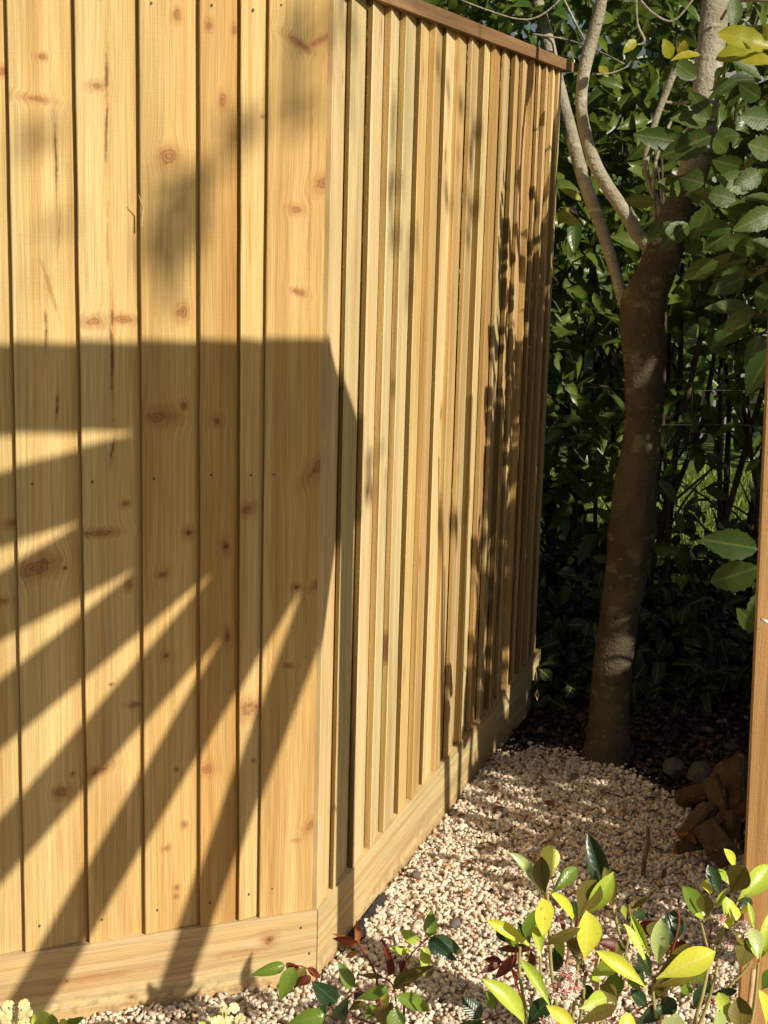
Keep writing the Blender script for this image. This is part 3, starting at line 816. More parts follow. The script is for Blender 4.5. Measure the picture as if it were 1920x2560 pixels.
lv = [leaf_mesh('leaf', lm_hedge_o, kind='laurel', st=9, fold=.2, curl=c, serr=.05, seed=s_, wave=.012) for c, s_ in ((.12, 1), (.22, 2), (.05, 3))]
for i in parts:
    d = Vector(Dr[i]).normalized()
    put_leaf(hd, lv[int(i) % 3], P[i], Vector(P[i]) + d * Ls[i], Ws[i], 0, Vector(Nn[i]))
hb = rough_mat('hedge_stem', (.05, .038, .025), (.11, .085, .055), 20, .9, .5)
mb = MB()
for k in range(46):
    x = random.uniform(-.5, 2.4); y = random.uniform(5.1, 5.75)
    pts, rr = [], []
    dx, dy = random.uniform(-.35, .35), random.uniform(-.25, .15)
    h = random.uniform(1.2, 2.3)
    for j in range(7):
        t = j / 6
        pts.append((x + dx * t + .05 * mnoise.noise(Vector((k, t * 3, 0))) - 1.0, y + dy * t + .05 * mnoise.noise(Vector((k, t * 3, 5))) - 5.4, h * t - .02)); rr.append(.012 * (1 - .75 * t) * random.uniform(.7, 1.3))
    mb.tube(pts, rr, 6)
    for q in range(4):
        j = random.randint(1, 5); a = Vector(pts[j])
        e = a + Vector((random.uniform(-.35, .35), random.uniform(-.25, .2), random.uniform(-.05, .35)))
        mb.tube([a, (a + e) / 2 + Vector((0, 0, .03)), e], [.005, .004, .0015], 5)
link('branches', mb.mesh('branches', [hb], True), hd, kind='stuff')

nu = 2200
Pu = np.column_stack([rng.uniform(.42, 1.6, nu), 4.55 + .75 * rng.random(nu), .01 + .5 * rng.random(nu) ** 1.8])
Pu = Pu[(Pu[:, 2] < .62 * (Pu[:, 1] - 4.45)) & (Pu[:, 0] < .3 * Pu[:, 1])]; nu = len(Pu)
ug = foliage('undergrowth', Pu, rand_unit(nu) + np.array([0, -.4, .1]), rand_unit(nu) * .6 + np.array([0, -.3, .8]), rng.uniform(.04, .09, nu), rng.uniform(.028, .052, nu), leaf_mat('undergrowth_leaf', (.02, .05, .012), (.05, .085, .02), .25, .4, .4, attr=True), 'laurel', 5)
link('undergrowth', ug, kind='stuff')

# ------------------------------------------------------------------ laurel bush reaching in from the right
lb = thing('laurel_bush', (1.55, 3.75, 0), 'large laurel bush with broad dark leaves reaching in at right above the post', 'bush')
lvl = [leaf_mesh('leaf', lm_laurel, kind='laurel', st=13, fold=.16, curl=c, serr=.06, seed=s_, wave=.010) for c, s_ in ((.10, 11), (.2, 12), (.03, 13))]
lvy = leaf_mesh('sunlit_leaf', lm_sunlit, kind='laurel', st=13, fold=.16, curl=.14, serr=.05, seed=21, wave=.01)
LB = [(1830, 573, 1735, 570, 44, 3.6), (1825, 575, 1762, 628, 52, 3.6), (1812, 590, 1902, 634, 52, 3.65), (1795, 652, 1706, 696, 46, 3.6), (1862, 693, 1766, 736, 46, 3.6), (1888, 786, 1776, 757, 46, 3.55), (1886, 782, 1803, 822, 44, 3.5), (1875, 800, 1778, 867, 64, 3.55), (1935, 528, 1846, 572, 56, 3.5), (1935, 870, 1862, 985, 66, 3.4), (1900, 835, 1868, 925, 50, 3.5),
      (1702, 356, 1590, 336, 54, 3.75), (1778, 338, 1652, 394, 62, 3.7), (1774, 298, 1724, 226, 44, 3.75), (1766, 305, 1688, 285, 60, 3.8), (1788, 350, 1848, 328, 54, 3.75), (1784, 345, 1822, 382, 44, 3.7), (1742, 196, 1676, 148, 44, 3.9), (1812, 168, 1778, 208, 26, 3.7), (1846, 198, 1770, 247, 24, 3.7), (1828, 150, 1908, 192, 36, 3.75), (1836, -6, 1834, 68, 40, 3.8),
      (1895, 1372, 1754, 1348, 76, 3.2), (1894, 1418, 1774, 1458, 84, 3.18), (1900, 1575, 1842, 1520, 50, 3.25), (1925, 1480, 1868, 1560, 60, 3.3),
      (1880, 470, 1800, 440, 56, 3.6), (1900, 430, 1840, 470, 50, 3.6), (1860, 420, 1780, 400, 52, 3.65), (1925, 300, 1850, 290, 56, 3.6), (1930, 640, 1880, 600, 56, 3.5), (1935, 700, 1900, 780, 60, 3.5), (1840, 500, 1765, 480, 56, 3.7), (1880, 540, 1800, 520, 60, 3.75), (1760, 460, 1700, 440, 56, 3.8), (1720, 560, 1655, 610, 50, 3.85), (1900, 245, 1850, 215, 46, 3.6), (1930, 380, 1870, 360, 60, 3.5), (1700, 480, 1648, 455, 50, 3.85), (1815, 660, 1850, 720, 50, 3.7), (1745, 640, 1720, 580, 44, 3.85), (1640, 505, 1560, 500, 34, 3.9), (1655, 545, 1620, 608, 30, 3.8), (1770, 520, 1730, 600, 50, 3.8), (1690, 560, 1640, 590, 40, 3.85)]
for (x0, y0, x1, y1, w, Y) in LB:
    b = at(x0, y0, Y + random.uniform(-.02, .02)); t = at(x1, y1, Y + random.uniform(-.05, .03))
    put_leaf(lb, random.choice(lvl), b, t, w * Y / F * 1.05, random.uniform(-.5, .5), EYEP - b + UP * random.uniform(0, 2.0))
for (x0, y0, x1, y1, w, Y) in [(1750, 138, 1680, 142, 24, 3.7), (1676, 146, 1662, 98, 30, 3.75), (1704, 142, 1712, 102, 26, 3.75), (1788, 150, 1908, 116, 46, 3.65), (1792, 84, 1935, 110, 52, 3.6), (1852, 152, 1940, 148, 40, 3.6), (1905, 90, 1940, 70, 44, 3.55), (1590, 100, 1560, 130, 22, 4.0), (1500, 165, 1520, 190, 20, 4.3), (1452, 500, 1405, 470, 22, 4.6), (1450, 560, 1400, 545, 26, 4.6), (1420, 520, 1395, 560, 22, 4.6)]:
    b = at(x0, y0, Y); t = at(x1, y1, Y - .02)
    put_leaf(lb, lvy, b, t, w * Y / F * 1.1, random.uniform(-.4, .4), EYEP - b + UP * 2.5 + SH * 1.5, name='sunlit_leaf')
FLECK = [(at(1563, 1588, 4.05), .055), (at(1640, 905, 4.06), -.01), (at(1470, 380, 4.0), .06), (at(1560, 520, 4.0), .05), (at(1765, 200, 4.1), .07), (on_right(1342, 1640), .02), (on_right(1335, 1750), .02), (on_right(1175, 1880), .025)]
def open_to_sun(P):
    ok = np.ones(len(P), bool); sd = np.array(SUND)
    for c, r_ in FLECK:
        v = P - np.array(c); t = v @ sd
        ok &= ~((np.linalg.norm(v - t[:, None] * sd, axis=1) < r_ + .05) & (t > .25))
    return ok
def mass(c, r, n, L=(.08, .13), lumpk=2.4, thr=-.12, shell=.35, seed=0):
    """leaf positions through a rounded, lumpy crown"""
    u = rand_unit(n); rad = rng.random(n) ** shell
    P = u * rad[:, None]
    k = np.array([mnoise.noise(Vector(p) * lumpk + Vector((seed, 0, 0))) for p in P])
    k2 = np.array([mnoise.noise(Vector(p / np.linalg.norm(p)) * 2.2 + Vector((seed, 9, 0))) for p in P])
    P = P * (1 + .28 * k2)[:, None]
    P = (P * np.array(r) + np.array(c))[k > thr]
    n = len(P)
    D = rand_unit(n) + np.array([0, 0, -.3]); Nn = rand_unit(n) * .8 + np.array([.2, -.25, .7])
    Ls = rng.uniform(*L, n)
    return P, D, Nn, Ls, Ls * rng.uniform(.36, .46, n)
def cat_mass(ms):
    return [np.concatenate([m[i] for m in ms]) for i in range(5)]
P, D, Nn, Ls, Ws = cat_mass([mass((1.12, 3.95, 1.58), (.36, .36, .44), 900, seed=1), mass((1.55, 3.45, 1.75), (.5, .5, .6), 700, seed=2), mass((1.25, 3.6, 1.15), (.28, .28, .3), 160, seed=3)])
ok = (P[:, 0] > .185 * P[:, 1]) & open_to_sun(P)
P, D, Nn, Ls, Ws = P[ok], D[ok], Nn[ok], Ls[ok], Ws[ok]
lm_mass = leaf_mat('laurel_leaf_mass', (.03, .06, .014), (.08, .115, .022), .28, .36, .5, attr=True, vein=(.2, .23, .08), trc=(.14, .2, .02))
link('foliage', foliage('foliage', P - np.array(lb.location), D, Nn, Ls, Ws, lm_mass, 'laurel', 6, .05), lb, kind='stuff')
mb = MB()
for (a, b, c_, r) in [((0, 0, -.02), (-.05, .02, .7), (-.12, .05, 1.5), .02), ((.02, 0, -.02), (.1, -.1, .8), (.05, -.25, 1.7), .022), ((-.1, .03, 1.2), (-.35, .1, 1.45), (-.62, .1, 1.62), .007), ((-.08, .03, 1.0), (-.4, .0, 1.3), (-.72, -.1, 1.35), .007), ((-.05, 0, .6), (-.4, -.3, .85), (-.72, -.52, .88), .006), ((-.12, .05, 1.5), (-.4, .05, 1.7), (-.7, .02, 1.85), .006)]:
    sp, ra = spline([a, b, c_], [r, r * .8, r * .3], 6); mb.tube(sp, ra, 7)
link('branches', mb.mesh('branches', [hb], True), lb)

# unseen bushes added right of the frame to shade the back of the plot
def bush(loc, masses, label, n_stem=5, cat='bush'):
    t = thing('laurel_bush', loc, label, cat)
    P, D, Nn, Ls, Ws = cat_mass(masses)
    ok = (P[:, 2] > .03) & open_to_sun(P)
    link('foliage', foliage('foliage', P[ok] - np.array(t.location), D[ok], Nn[ok], Ls[ok], Ws[ok], lm_mass, 'laurel', 5), t, kind='stuff')
    mb = MB()
    for k in range(n_stem):
        a = random.uniform(0, 6.28); e = Vector((math.cos(a) * .4, math.sin(a) * .4, random.uniform(1.4, 2.1)))
        mb.tube([(0.03 * math.cos(a), .03 * math.sin(a), -.02), e * .5 + Vector((0, 0, .1)), e], [.022, .016, .006], 7)
    link('branches', mb.mesh('branches', [hb], True), t)
    return t
bush((2.28, 2.95, 0), [mass((2.28, 2.95, 1.2), (.80, .80, 1.3), 5200, (.10, .15), 2.2, -.32, .45, 11)], 'rounded laurel bush added outside the view, right of the post, to shade the fence end')
bush((1.42, 2.66, 0), [mass((1.42, 2.66, .48), (.40, .40, .48), 1100, (.06, .10), 2.2, -.3, .45, 14)], 'low laurel bush added outside the view, right of the timber post, to shade the gravel', 4)
bush((2.75, 3.75, 0), [mass((2.80, 3.70, 1.3), (.75, .70, 1.4), 4600, (.10, .15), 2.2, -.32, .45, 12)], 'tallest laurel bush added outside the view, right of the log pile, to shade the hedge')

# tree far behind the camera whose branch throws the soft smudges on the fence
gt = thing('garden_tree', (3.5, -1.9, 0), 'slender garden tree behind the camera with one long low branch', 'tree')
def far(px, py, Dd):
    s, z = on_left(px, py)
    return CORNER + dL * s + UP * z + SUND * Dd
FD = 6.8
pA = far(880, -60, FD); pB = far(760, 150, FD); pC = far(600, 380, FD); pD = far(440, 520, FD); pE = far(405, 640, FD)
mb = MB(); sp, ra = spline([(0, 0, -.05), (.05, .05, 2.0), (-.05, .2, 4.0), (-.1, .3, 6.4)], [.11, .09, .07, .02], 6); mb.tube(sp, ra, 12, wob=.05)
link('trunk', mb.mesh('trunk', [bark], True), gt)
mb = MB(); sp, ra = spline([Vector((-.1, .3, 6.3)), rel(gt, pA) + (pA - pB) * 2.2 + UP * .3, rel(gt, pA), rel(gt, pB), rel(gt, pC), rel(gt, pD), rel(gt, pE)], [.03, .012, .007, .007, .007, .006, .003], 6); mb.tube(sp, ra, 8)
link('limb', mb.mesh('limb', [bark], True), gt)
P, D, Nn, Ls, Ws = [], [], [], [], []
def clump(c, r, n):
    for _ in range(n):
        P.append(np.array(c) + np.array(rand_unit(1)[0]) * r * random.random() ** .5); Ls.append(random.uniform(.05, .09))
clump(far(405, 610, FD), .045, 13); clump(far(430, 500, FD), .05, 10); clump(far(600, 370, FD), .07, 4); clump(far(745, 190, FD), .07, 4); clump(far(810, 60, FD), .08, 4); clump(far(60, 420, FD), .16, 3); clump(far(880, 120, FD), .10, 5)
clump(on_right(1010, 560) + SUND * 5.2, .13, 9); clump(on_right(1000, 340) + SUND * 5.2, .09, 6); clump(on_right(1180, 460) + SUND * 5.2, .16, 14); clump(on_right(1110, 200) + SUND * 5.2, .12, 6); clump(on_right(930, 1200) + SUND * 4.2, .06, 8); clump(on_right(1150, 1250) + SUND * 3.6, .12, 9)
P = np.array(P); n = len(P); Ls = np.array(Ls)
link('leaves', foliage('leaves', P - np.array(gt.location), rand_unit(n), rand_unit(n) + np.array(SUND) * .8, Ls, Ls * .5, lm_mass, 'laurel', 5), gt, kind='stuff')
m_ = mass((3.4, -1.6, 7.4), (1.3, 1.2, 1.2), 900, (.07, .11), 2.2, -.1, .4, 31)
link('crown', foliage('crown', m_[0] - np.array(gt.location), *m_[1:], lm_mass, 'laurel', 5), gt, kind='stuff')
mb = MB()
for tgt in (on_right(1010, 560) + SUND * 5.2, on_right(1180, 460) + SUND * 5.2, on_right(930, 1200) + SUND * 4.2, on_right(1150, 1250) + SUND * 3.6):
    e = rel(gt, tgt); hi = e + UP * .9
    sp, ra = spline([Vector((-.1, .3, 6.3)), hi + Vector((-.3, 0, .5)), hi, e], [.012, .006, .003, .0012], 6); mb.tube(sp, ra, 5)
link('twigs', mb.mesh('twigs', [bark], True), gt)

# tree crown above the frame
m_ = mass((.75, 4.45, 3.1), (.65, .45, .5), 200, (.07, .11), 2.4, -.1, .4, 33)
link('crown', foliage('crown', m_[0] - np.array(tree.location), *m_[1:], lm_mass, 'laurel', 5), tree, kind='stuff')

# ------------------------------------------------------------------ lawn grass, wire fence, building
ngr = 9000
Pg = np.column_stack([rng.uniform(.2, 3.2, ngr), 5.8 + 3.0 * rng.random(ngr) ** 1.3, np.full(ngr, -.016)])
lm_grass = leaf_mat('grass_blade', (.20, .30, .05), (.34, .42, .09), .35, .5, .3, attr=True, veink=0)
link('grass', foliage('grass', Pg, rand_unit(ngr) * .5 + np.array([0, 0, 1.0]), rand_unit(ngr), rng.uniform(.04, .09, ngr), np.full(ngr, .006), lm_grass, 'blade', 4), kind='stuff')
wirem = rough_mat('galvanised_wire', (.05, .05, .048), (.10, .10, .095), 60, .5, .2, .5)
wf = thing('wire_fence', (1.2, 4.86, 0), 'thin wire mesh fence strung through the hedge behind the trunk', 'fence')
hor = MB(); hor.tube([(-1.0 + .1 * k, .006 * math.sin(k * 2.1), .004 * math.sin(k * 1.3)) for k in range(21)], .0008, 5)
hw = hor.mesh('wire', [wirem])
ver = MB(); ver.tube([(.002 * math.sin(k), 0, .1 * k) for k in range(10)], .0006, 5)
vw = ver.mesh('wire', [wirem])
for k in range(9): link('wire', hw, wf, loc=(.25, 0, .08 + .105 * k))
for k in range(13): link('wire', vw, wf, loc=(-.72 + .15 * k, .002, .02))
render_m = rough_mat('grey_render', (.27, .27, .26), (.31, .31, .295), 3, .9, .3)
bd = thing('garden_building', (4.15, 10.0, 0), 'plain grey rendered wall glimpsed at top right beyond the hedge', 'building')
mb = MB(); mb.box((-2.2, 0, -.02), (3.5, 3.0, 3.6)); link('wall', mb.mesh('wall', [render_m]), bd)
mb = MB(); mb.box((-2.4, -.25, 3.6), (3.7, 3.2, 3.72)); link('roof', mb.mesh('roof', [soil]), bd)

ft2 = thing('shrub_border', (.6, 9.3, 0), 'sunlit leafy border glimpsed beyond the lawn through gaps in the hedge', 'bushes')
m_ = cat_mass([mass((-.8, 9.4, 2.2), (1.3, .6, 2.5), 2600, (.11, .17), 2.2, -.3, .4, 51), mass((.8, 9.5, 2.2), (1.2, .6, 2.5), 2600, (.11, .17), 2.2, -.3, .4, 52), mass((2.0, 9.2, .7), (.9, .5, .8), 900, (.10, .15), 2.2, -.3, .4, 53)])
ok = m_[0][:, 2] > .02
link('foliage', foliage('foliage', m_[0][ok] - np.array(ft2.location), m_[1][ok], m_[2][ok], m_[3][ok], m_[4][ok], lm_hedge, 'laurel', 5), ft2, kind='stuff')
mb = MB()
for k in range(14):
    x = -1.8 + .32 * k; mb.tube([(x, .2, -.03), (x + random.uniform(-.1, .1), .15, .7), (x + random.uniform(-.2, .2), .1, 1.5)], [.03, .022, .008], 6)
link('branches', mb.mesh('branches', [hb], True), ft2)

# ------------------------------------------------------------------ logs, stones, stick
logm = bark_mat('split_log', (.10, .062, .033), (.06, .04, .022), (.14, .11, .055))
loge = rough_mat('log_end', (.22, .115, .05), (.15, .075, .033), 30, .9, .6, .1, (.12, .07, .035))
def log(px0, py0, px1, py1, wpx, Y0, Y1, label, half=False, tint=None):
    a = at(px0, py0, Y0); b = at(px1, py1, Y1)
    t = thing('log', (a + b) / 2, label, 'log', 'split logs heaped by the post')
    r = 1.3 * wpx * .5 * (Y0 + Y1) * .5 / F
    d = (b - a); mb = MB(); sides = 14; seg = 7; rows = []
    ax_ = d.normalized(); u = ax_.orthogonal().normalized(); v = ax_.cross(u)
    if v.dot(EYEP - a) < 0: v = -v; u = -u
    for k in range(seg + 1):
        p = a + d * (k / seg) - t.location
        row = []
        for s_ in range(sides):
            an = 2 * math.pi * s_ / sides
            x, y = math.cos(an), math.sin(an)
            if half and y > .25: y = .25 + .06 * math.sin(x * 5 + k)
            rr = r * (1 + .16 * mnoise.noise(Vector((x * 1.4, y * 1.4, k * .25 + px0))))
            row.append(p + (u * x + v * y) * rr + ax_ * (random.uniform(-.003, .003) if k in (0, seg) else 0))
        rows.append(row)
    vs = [q for rw in rows for q in rw]
    mb.add(vs, [(k * sides + i, k * sides + (i + 1) % sides, (k + 1) * sides + (i + 1) % sides, (k + 1) * sides + i) for k in range(seg) for i in range(sides)])
    link('log_body', mb.mesh('log_body', [logm]), t)
    for k, sgn in ((0, -1), (seg, 1)):
        m2 = MB(); c = a + d * (k / seg) - t.location + ax_ * (.0025 * sgn)
        inner = [c + (q - c) * .5 + ax_ * random.uniform(-.004, .004) for q in rows[k]]
        outer = [q + ax_ * (.0008 * sgn) for q in rows[k]]
        m2.add(outer + inner + [c], [(i, (i + 1) % sides, sides + (i + 1) % sides, sides + i) for i in range(sides)] + [(sides + i, sides + (i + 1) % sides, 2 * sides) for i in range(sides)])
        link('cut_end', m2.mesh('cut_end', [loge]), t)
    return t
log(1826, 2025, 1822, 1905, 80, 3.62, 3.78, 'broadest log standing upright at the back of the pile, mossy olive face', True)
log(1808, 2050, 1775, 1945, 38, 3.60, 3.68, 'slim split wedge leaning against the broad upright log', True)
log(1700, 1998, 1780, 1976, 38, 3.80, 3.74, 'short brown log lying behind the pile on its left')
log(1712, 2088, 1768, 2012, 56, 3.46, 3.52, 'split log with pale orange broken top at left of the pile', True)
log(1758, 2062, 1822, 2150, 58, 3.44, 3.38, 'sawn log sloping down to the right at front of the pile', True)
log(1838, 2130, 1838, 2032, 38, 3.42, 3.46, 'square split log standing upright against the post with torn orange top', True)
log(1690, 2120, 1758, 2108, 26, 3.44, 3.46, 'dark flat log lying lowest at front left of the pile', True)

def boulder(px, py, wpx, hpx, Y, label, mat, name='stone', group='loose stones on the ground', seed=0):
    c = at(px, py, Y)
    bm = bmesh.new(); bmesh.ops.create_icosphere(bm, subdivisions=2, radius=1)
    for v in bm.verts:
        k = 1 + .34 * mnoise.noise(v.co * 1.3 + Vector((seed, 0, 0))) + .16 * mnoise.noise(v.co * 3.1 + Vector((seed, 5, 0)))
        v.co = Vector((v.co.x * wpx * .5 * Y / F * k, v.co.y * wpx * .42 * Y / F * k, v.co.z * hpx * .5 * Y / F * k))
    me = bpy.data.meshes.new(name); bm.to_mesh(me); bm.free(); me.materials.append(mat)
    return link(name, me, label=label, cat='stone', group=group, loc=c)
gs = rough_mat('grey_stone', (.07, .068, .064), (.13, .125, .118), 25, .9, .5)
ds = rough_mat('dark_stone', (.12, .10, .10), (.19, .16, .15), 30, .85, .5)
boulder(1683, 1917, 58, 50, 3.98, 'pale grey stone on the soil nearest the tree trunk', gs, seed=1)
boulder(1748, 1930, 58, 66, 3.92, 'pale grey block of stone behind the log pile', gs, seed=2)
boulder(1138, 2308, 34, 30, 3.06, 'mauve grey stone lying alone on the sunlit gravel', ds, seed=3)
boulder(1040, 2186, 26, 22, 3.32, 'dark brown stone on sunlit gravel close to the receding fence', ds, seed=4)
boulder(1435, 1940, 26, 18, 3.95, 'small dark slate coloured stone on shaded gravel before the trunk', ds, seed=5)
boulder(1375, 1872, 52, 22, 4.2, 'flat grey stone at the far rim of the gravel left of the trunk', gs, seed=6)
a = ground_at(1606, 2190, .005)
stick_m = rough_mat('dry_stick', (.14, .085, .05), (.22, .14, .085), 40, .9, .5)
sk = thing('stick', a, 'thin brown stick standing upright in the shaded gravel', 'stick')
mb = MB(); sp, ra = spline([Vector((0, 0, -.05)), rel(sk, at(1611, 2150, a.y)), rel(sk, at(1620, 2105, a.y + .01)), rel(sk, at(1619, 2068, a.y + .01))], [.006, .0058, .0052, .004], 5); mb.tube(sp, ra, 8, wob=.15)
link('shaft', mb.mesh('shaft', [stick_m], True), sk)

# fallen brown leaves and twigs on the gravel
litter_m = leaf_mat('dead_leaf', (.14, .065, .03), (.28, .16, .08), .15, .7, .2, attr=True, veink=.2)
PL = scatter(1000, -.7, 1.1, 2.4, 4.2, lambda P: in_gravel(P) & near_view(P))
PL = PL[rng.random(len(PL)) < np.where(PL[:, 1] > 3.2, .55, .14)]
n = len(PL)
link('leaf_litter', foliage('leaf_litter', np.column_stack([PL, .006 + rng.random(n) * .008]), rand_unit(n) * np.array([1, 1, .25]), rand_unit(n) * .4 + np.array([0, 0, 1.0]), rng.uniform(.018, .045, n), rng.uniform(.006, .014, n), litter_m, 'laurel', 5, tint=rng.random(n)), kind='stuff')

# ------------------------------------------------------------------ foreground plants
FM = {'lime': leaf_mat('shrub_leaf_lime', (.42, .58, .055), (.56, .68, .09), .26, .34, .5, vein=(.62, .70, .22), trc=(.46, .56, .03), veink=.8),
      'yellow': leaf_mat('shrub_leaf_yellow', (.66, .74, .065), (.80, .78, .09), .26, .36, .45, vein=(.80, .80, .22), trc=(.62, .60, .03), veink=.8),
      'pale': leaf_mat('shrub_leaf_pale', (.46, .60, .20), (.55, .66, .27), .25, .25, .7, vein=(.6, .68, .36), veink=.9, trc=(.4, .5, .1)),
      'green': leaf_mat('shrub_leaf_green', (.14, .25, .03), (.20, .30, .045), .3, .3, .5, vein=(.25, .33, .08), trc=(.2, .3, .02)),
      'dark': leaf_mat('shrub_leaf_dark', (.018, .05, .022), (.035, .075, .028), .2, .3, .5, vein=(.10, .16, .07), trc=(.06, .12, .02)),
      'olive': leaf_mat('shrub_leaf_olive', (.17, .15, .032), (.22, .175, .035), .2, .5, .3, vein=(.08, .06, .02), trc=(.2, .18, .02)),
      'maroon': leaf_mat('shrub_leaf_maroon', (.10, .018, .012), (.15, .035, .018), .25, .4, .4, vein=(.25, .07, .04), trc=(.3, .05, .02)),
      'orange': leaf_mat('shrub_leaf_orange', (.32, .10, .03), (.40, .16, .03), .3, .4, .4, vein=(.45, .2, .08), trc=(.5, .2, .03))}
LM = {}
def fg_leaf(shape, colr, i):
    key = (shape, colr, i % 3)
    if key not in LM:
        LM[key] = leaf_mesh('leaf', FM[colr], kind=shape, st=13, fold=(.25, .12, .35)[i % 3], curl=(.18, .05, .3)[i % 3], serr=.02 if shape == 'rose' else 0, seed=i % 3, wave=.006)
    return LM[key]
stem_g = rough_mat('shrub_stem', (.32, .30, .10), (.42, .36, .15), 60, .7, .3)
stem_r = rough_mat('red_stem', (.22, .035, .02), (.30, .07, .035), 60, .5, .2, .4)
def grow(root, leaves, shape, tilt=.0):
    for i, (bx, by, tx, ty, w, c, Y) in enumerate(leaves):
        b = at(bx, by, Y); dy = random.uniform(-.03, .03)
        t = at(tx, ty, Y + dy)
        face = (EYEP - b).normalized() + (UP * random.uniform(.2, .8) + SH * random.uniform(.1, .9)) * (.2 if c in ('olive', 'dark') else 1.0)
        put_leaf(root, fg_leaf(shape, c, i), b, t, w * Y / F * 1.22, random.uniform(-.3, .3), face)
def stems(root, lst, mat, name='stem'):
    for pts in lst:
        P = [at(px, py, Y) - root.location for (px, py, Y, w) in pts]; R_ = [w * .5 * Y / F for (_, _, Y, w) in pts]
        sp, ra = spline(P, R_, 5)
        mb = MB(); mb.tube(sp, ra, 8, wob=.08); link(name, mb.mesh(name, [mat], True), root)

YS = 2.14
s1 = thing('flowering_shrub', at(1420, 2640, YS + .04) * 1.0, 'low evergreen shrub with yellow green oval leaves and pink buds, left of the canes', 'shrub', 'low evergreen shrubs in the foreground')
s1.location.z = 0
grow(s1, [(1352, 2236, 1292, 2132, 27, 'pale', YS), (1376, 2200, 1373, 2112, 48, 'yellow', YS + .02), (1363, 2240, 1349, 2150, 40, 'olive', YS - .02), (1374, 2238, 1445, 2166, 34, 'green', YS),
          (1360, 2352, 1358, 2248, 48, 'yellow', YS - .03), (1352, 2396, 1342, 2308, 28, 'lime', YS - .05), (1332, 2370, 1230, 2302, 30, 'yellow', YS), (1292, 2368, 1244, 2314, 36, 'dark', YS + .02), (1316, 2348, 1332, 2296, 38, 'green', YS + .02), (1358, 2364, 1442, 2325, 26, 'olive', YS - .02),
          (1300, 2372, 1262, 2330, 30, 'green', YS + .03), (1320, 2372, 1305, 2320, 26, 'dark', YS + .04),
          (1437, 2312, 1394, 2233, 26, 'yellow', YS + .05), (1446, 2298, 1490, 2200, 60, 'olive', YS + .04), (1464, 2288, 1527, 2203, 44, 'lime', YS + .06), (1460, 2402, 1477, 2293, 60, 'yellow', YS), (1440, 2310, 1434, 2250, 20, 'dark', YS + .07),
          (1521, 2235, 1477, 2110, 46, 'dark', YS + .12), (1532, 2268, 1518, 2178, 32, 'olive', YS + .1), (1494, 2230, 1484, 2150, 26, 'dark', YS + .14),
          (1312, 2565, 1243, 2456, 46, 'lime', YS - .1), (1378, 2522, 1311, 2400, 28, 'lime', YS - .08), (1316, 2566, 1372, 2496, 46, 'dark', YS - .06), (1463, 2442, 1419, 2328, 28, 'olive', YS), (1410, 2398, 1388, 2342, 26, 'lime', YS + .02), (1474, 2442, 1558, 2394, 42, 'lime', YS), (1470, 2458, 1502, 2438, 26, 'lime', YS), (1448, 2522, 1522, 2494, 48, 'lime', YS - .05), (1440, 2562, 1540, 2514, 32, 'olive', YS - .08), (1442, 2578, 1382, 2520, 32, 'yellow', YS - .1), (1542, 2505, 1508, 2468, 40, 'olive', YS), (1500, 2470, 1560, 2455, 44, 'green', YS + .05), (1490, 2510, 1450, 2465, 36, 'dark', YS + .06), (1400, 2330, 1390, 2440, 30, 'dark', YS + .08), (1420, 2420, 1385, 2470, 30, 'olive', YS + .06), (1545, 2450, 1510, 2400, 36, 'dark', YS + .08), (1535, 2395, 1570, 2350, 30, 'olive', YS + .08),
          (1565, 2300, 1558, 2262, 14, 'lime', YS + .08), (1575, 2290, 1585, 2255, 20, 'olive', YS + .09), (1580, 2300, 1612, 2275, 26, 'dark', YS + .08), (1575, 2275, 1618, 2245, 14, 'olive', YS + .1), (1590, 2278, 1602, 2248, 14, 'yellow', YS + .09)], 'oval')
stems(s1, [[(1368, 2235, YS, 9), (1373, 2300, YS, 9), (1378, 2420, YS, 10), (1400, 2560, YS, 12), (1420, 2640, YS + .04, 13)], [(1300, 2365, YS, 8), (1300, 2440, YS, 9), (1330, 2560, YS, 10), (1420, 2640, YS + .04, 11)], [(1350, 2390, YS - .04, 7), (1358, 2470, YS - .04, 8), (1400, 2600, YS, 9)], [(1440, 2310, YS + .05, 8), (1445, 2400, YS + .04, 8), (1430, 2560, YS + .04, 10)], [(1462, 2440, YS, 8), (1455, 2520, YS, 8), (1430, 2640, YS + .04, 10)], [(1531, 2262, YS + .1, 8), (1545, 2320, YS + .1, 8), (1556, 2380, YS + .1, 8), (1540, 2500, YS + .08, 10), (1440, 2640, YS + .05, 12)], [(1578, 2300, YS + .08, 6), (1565, 2380, YS + .08, 7), (1545, 2480, YS + .08, 8)]], stem_g)
stems(s1, [[(1362, 2232, YS, 8), (1370, 2258, YS, 9)], [(1446, 2292, YS + .04, 7), (1440, 2318, YS + .05, 8)], [(1466, 2430, YS, 7), (1463, 2450, YS, 8)], [(1531, 2252, YS + .1, 7), (1533, 2275, YS + .1, 8)]], stem_r, 'petiole')
s2 = thing('flowering_shrub', at(1740, 2640, YS + .06), 'low evergreen shrub with large yellow green leaves standing before the timber post', 'shrub', 'low evergreen shrubs in the foreground')
s2.location.z = 0
YT = 2.16
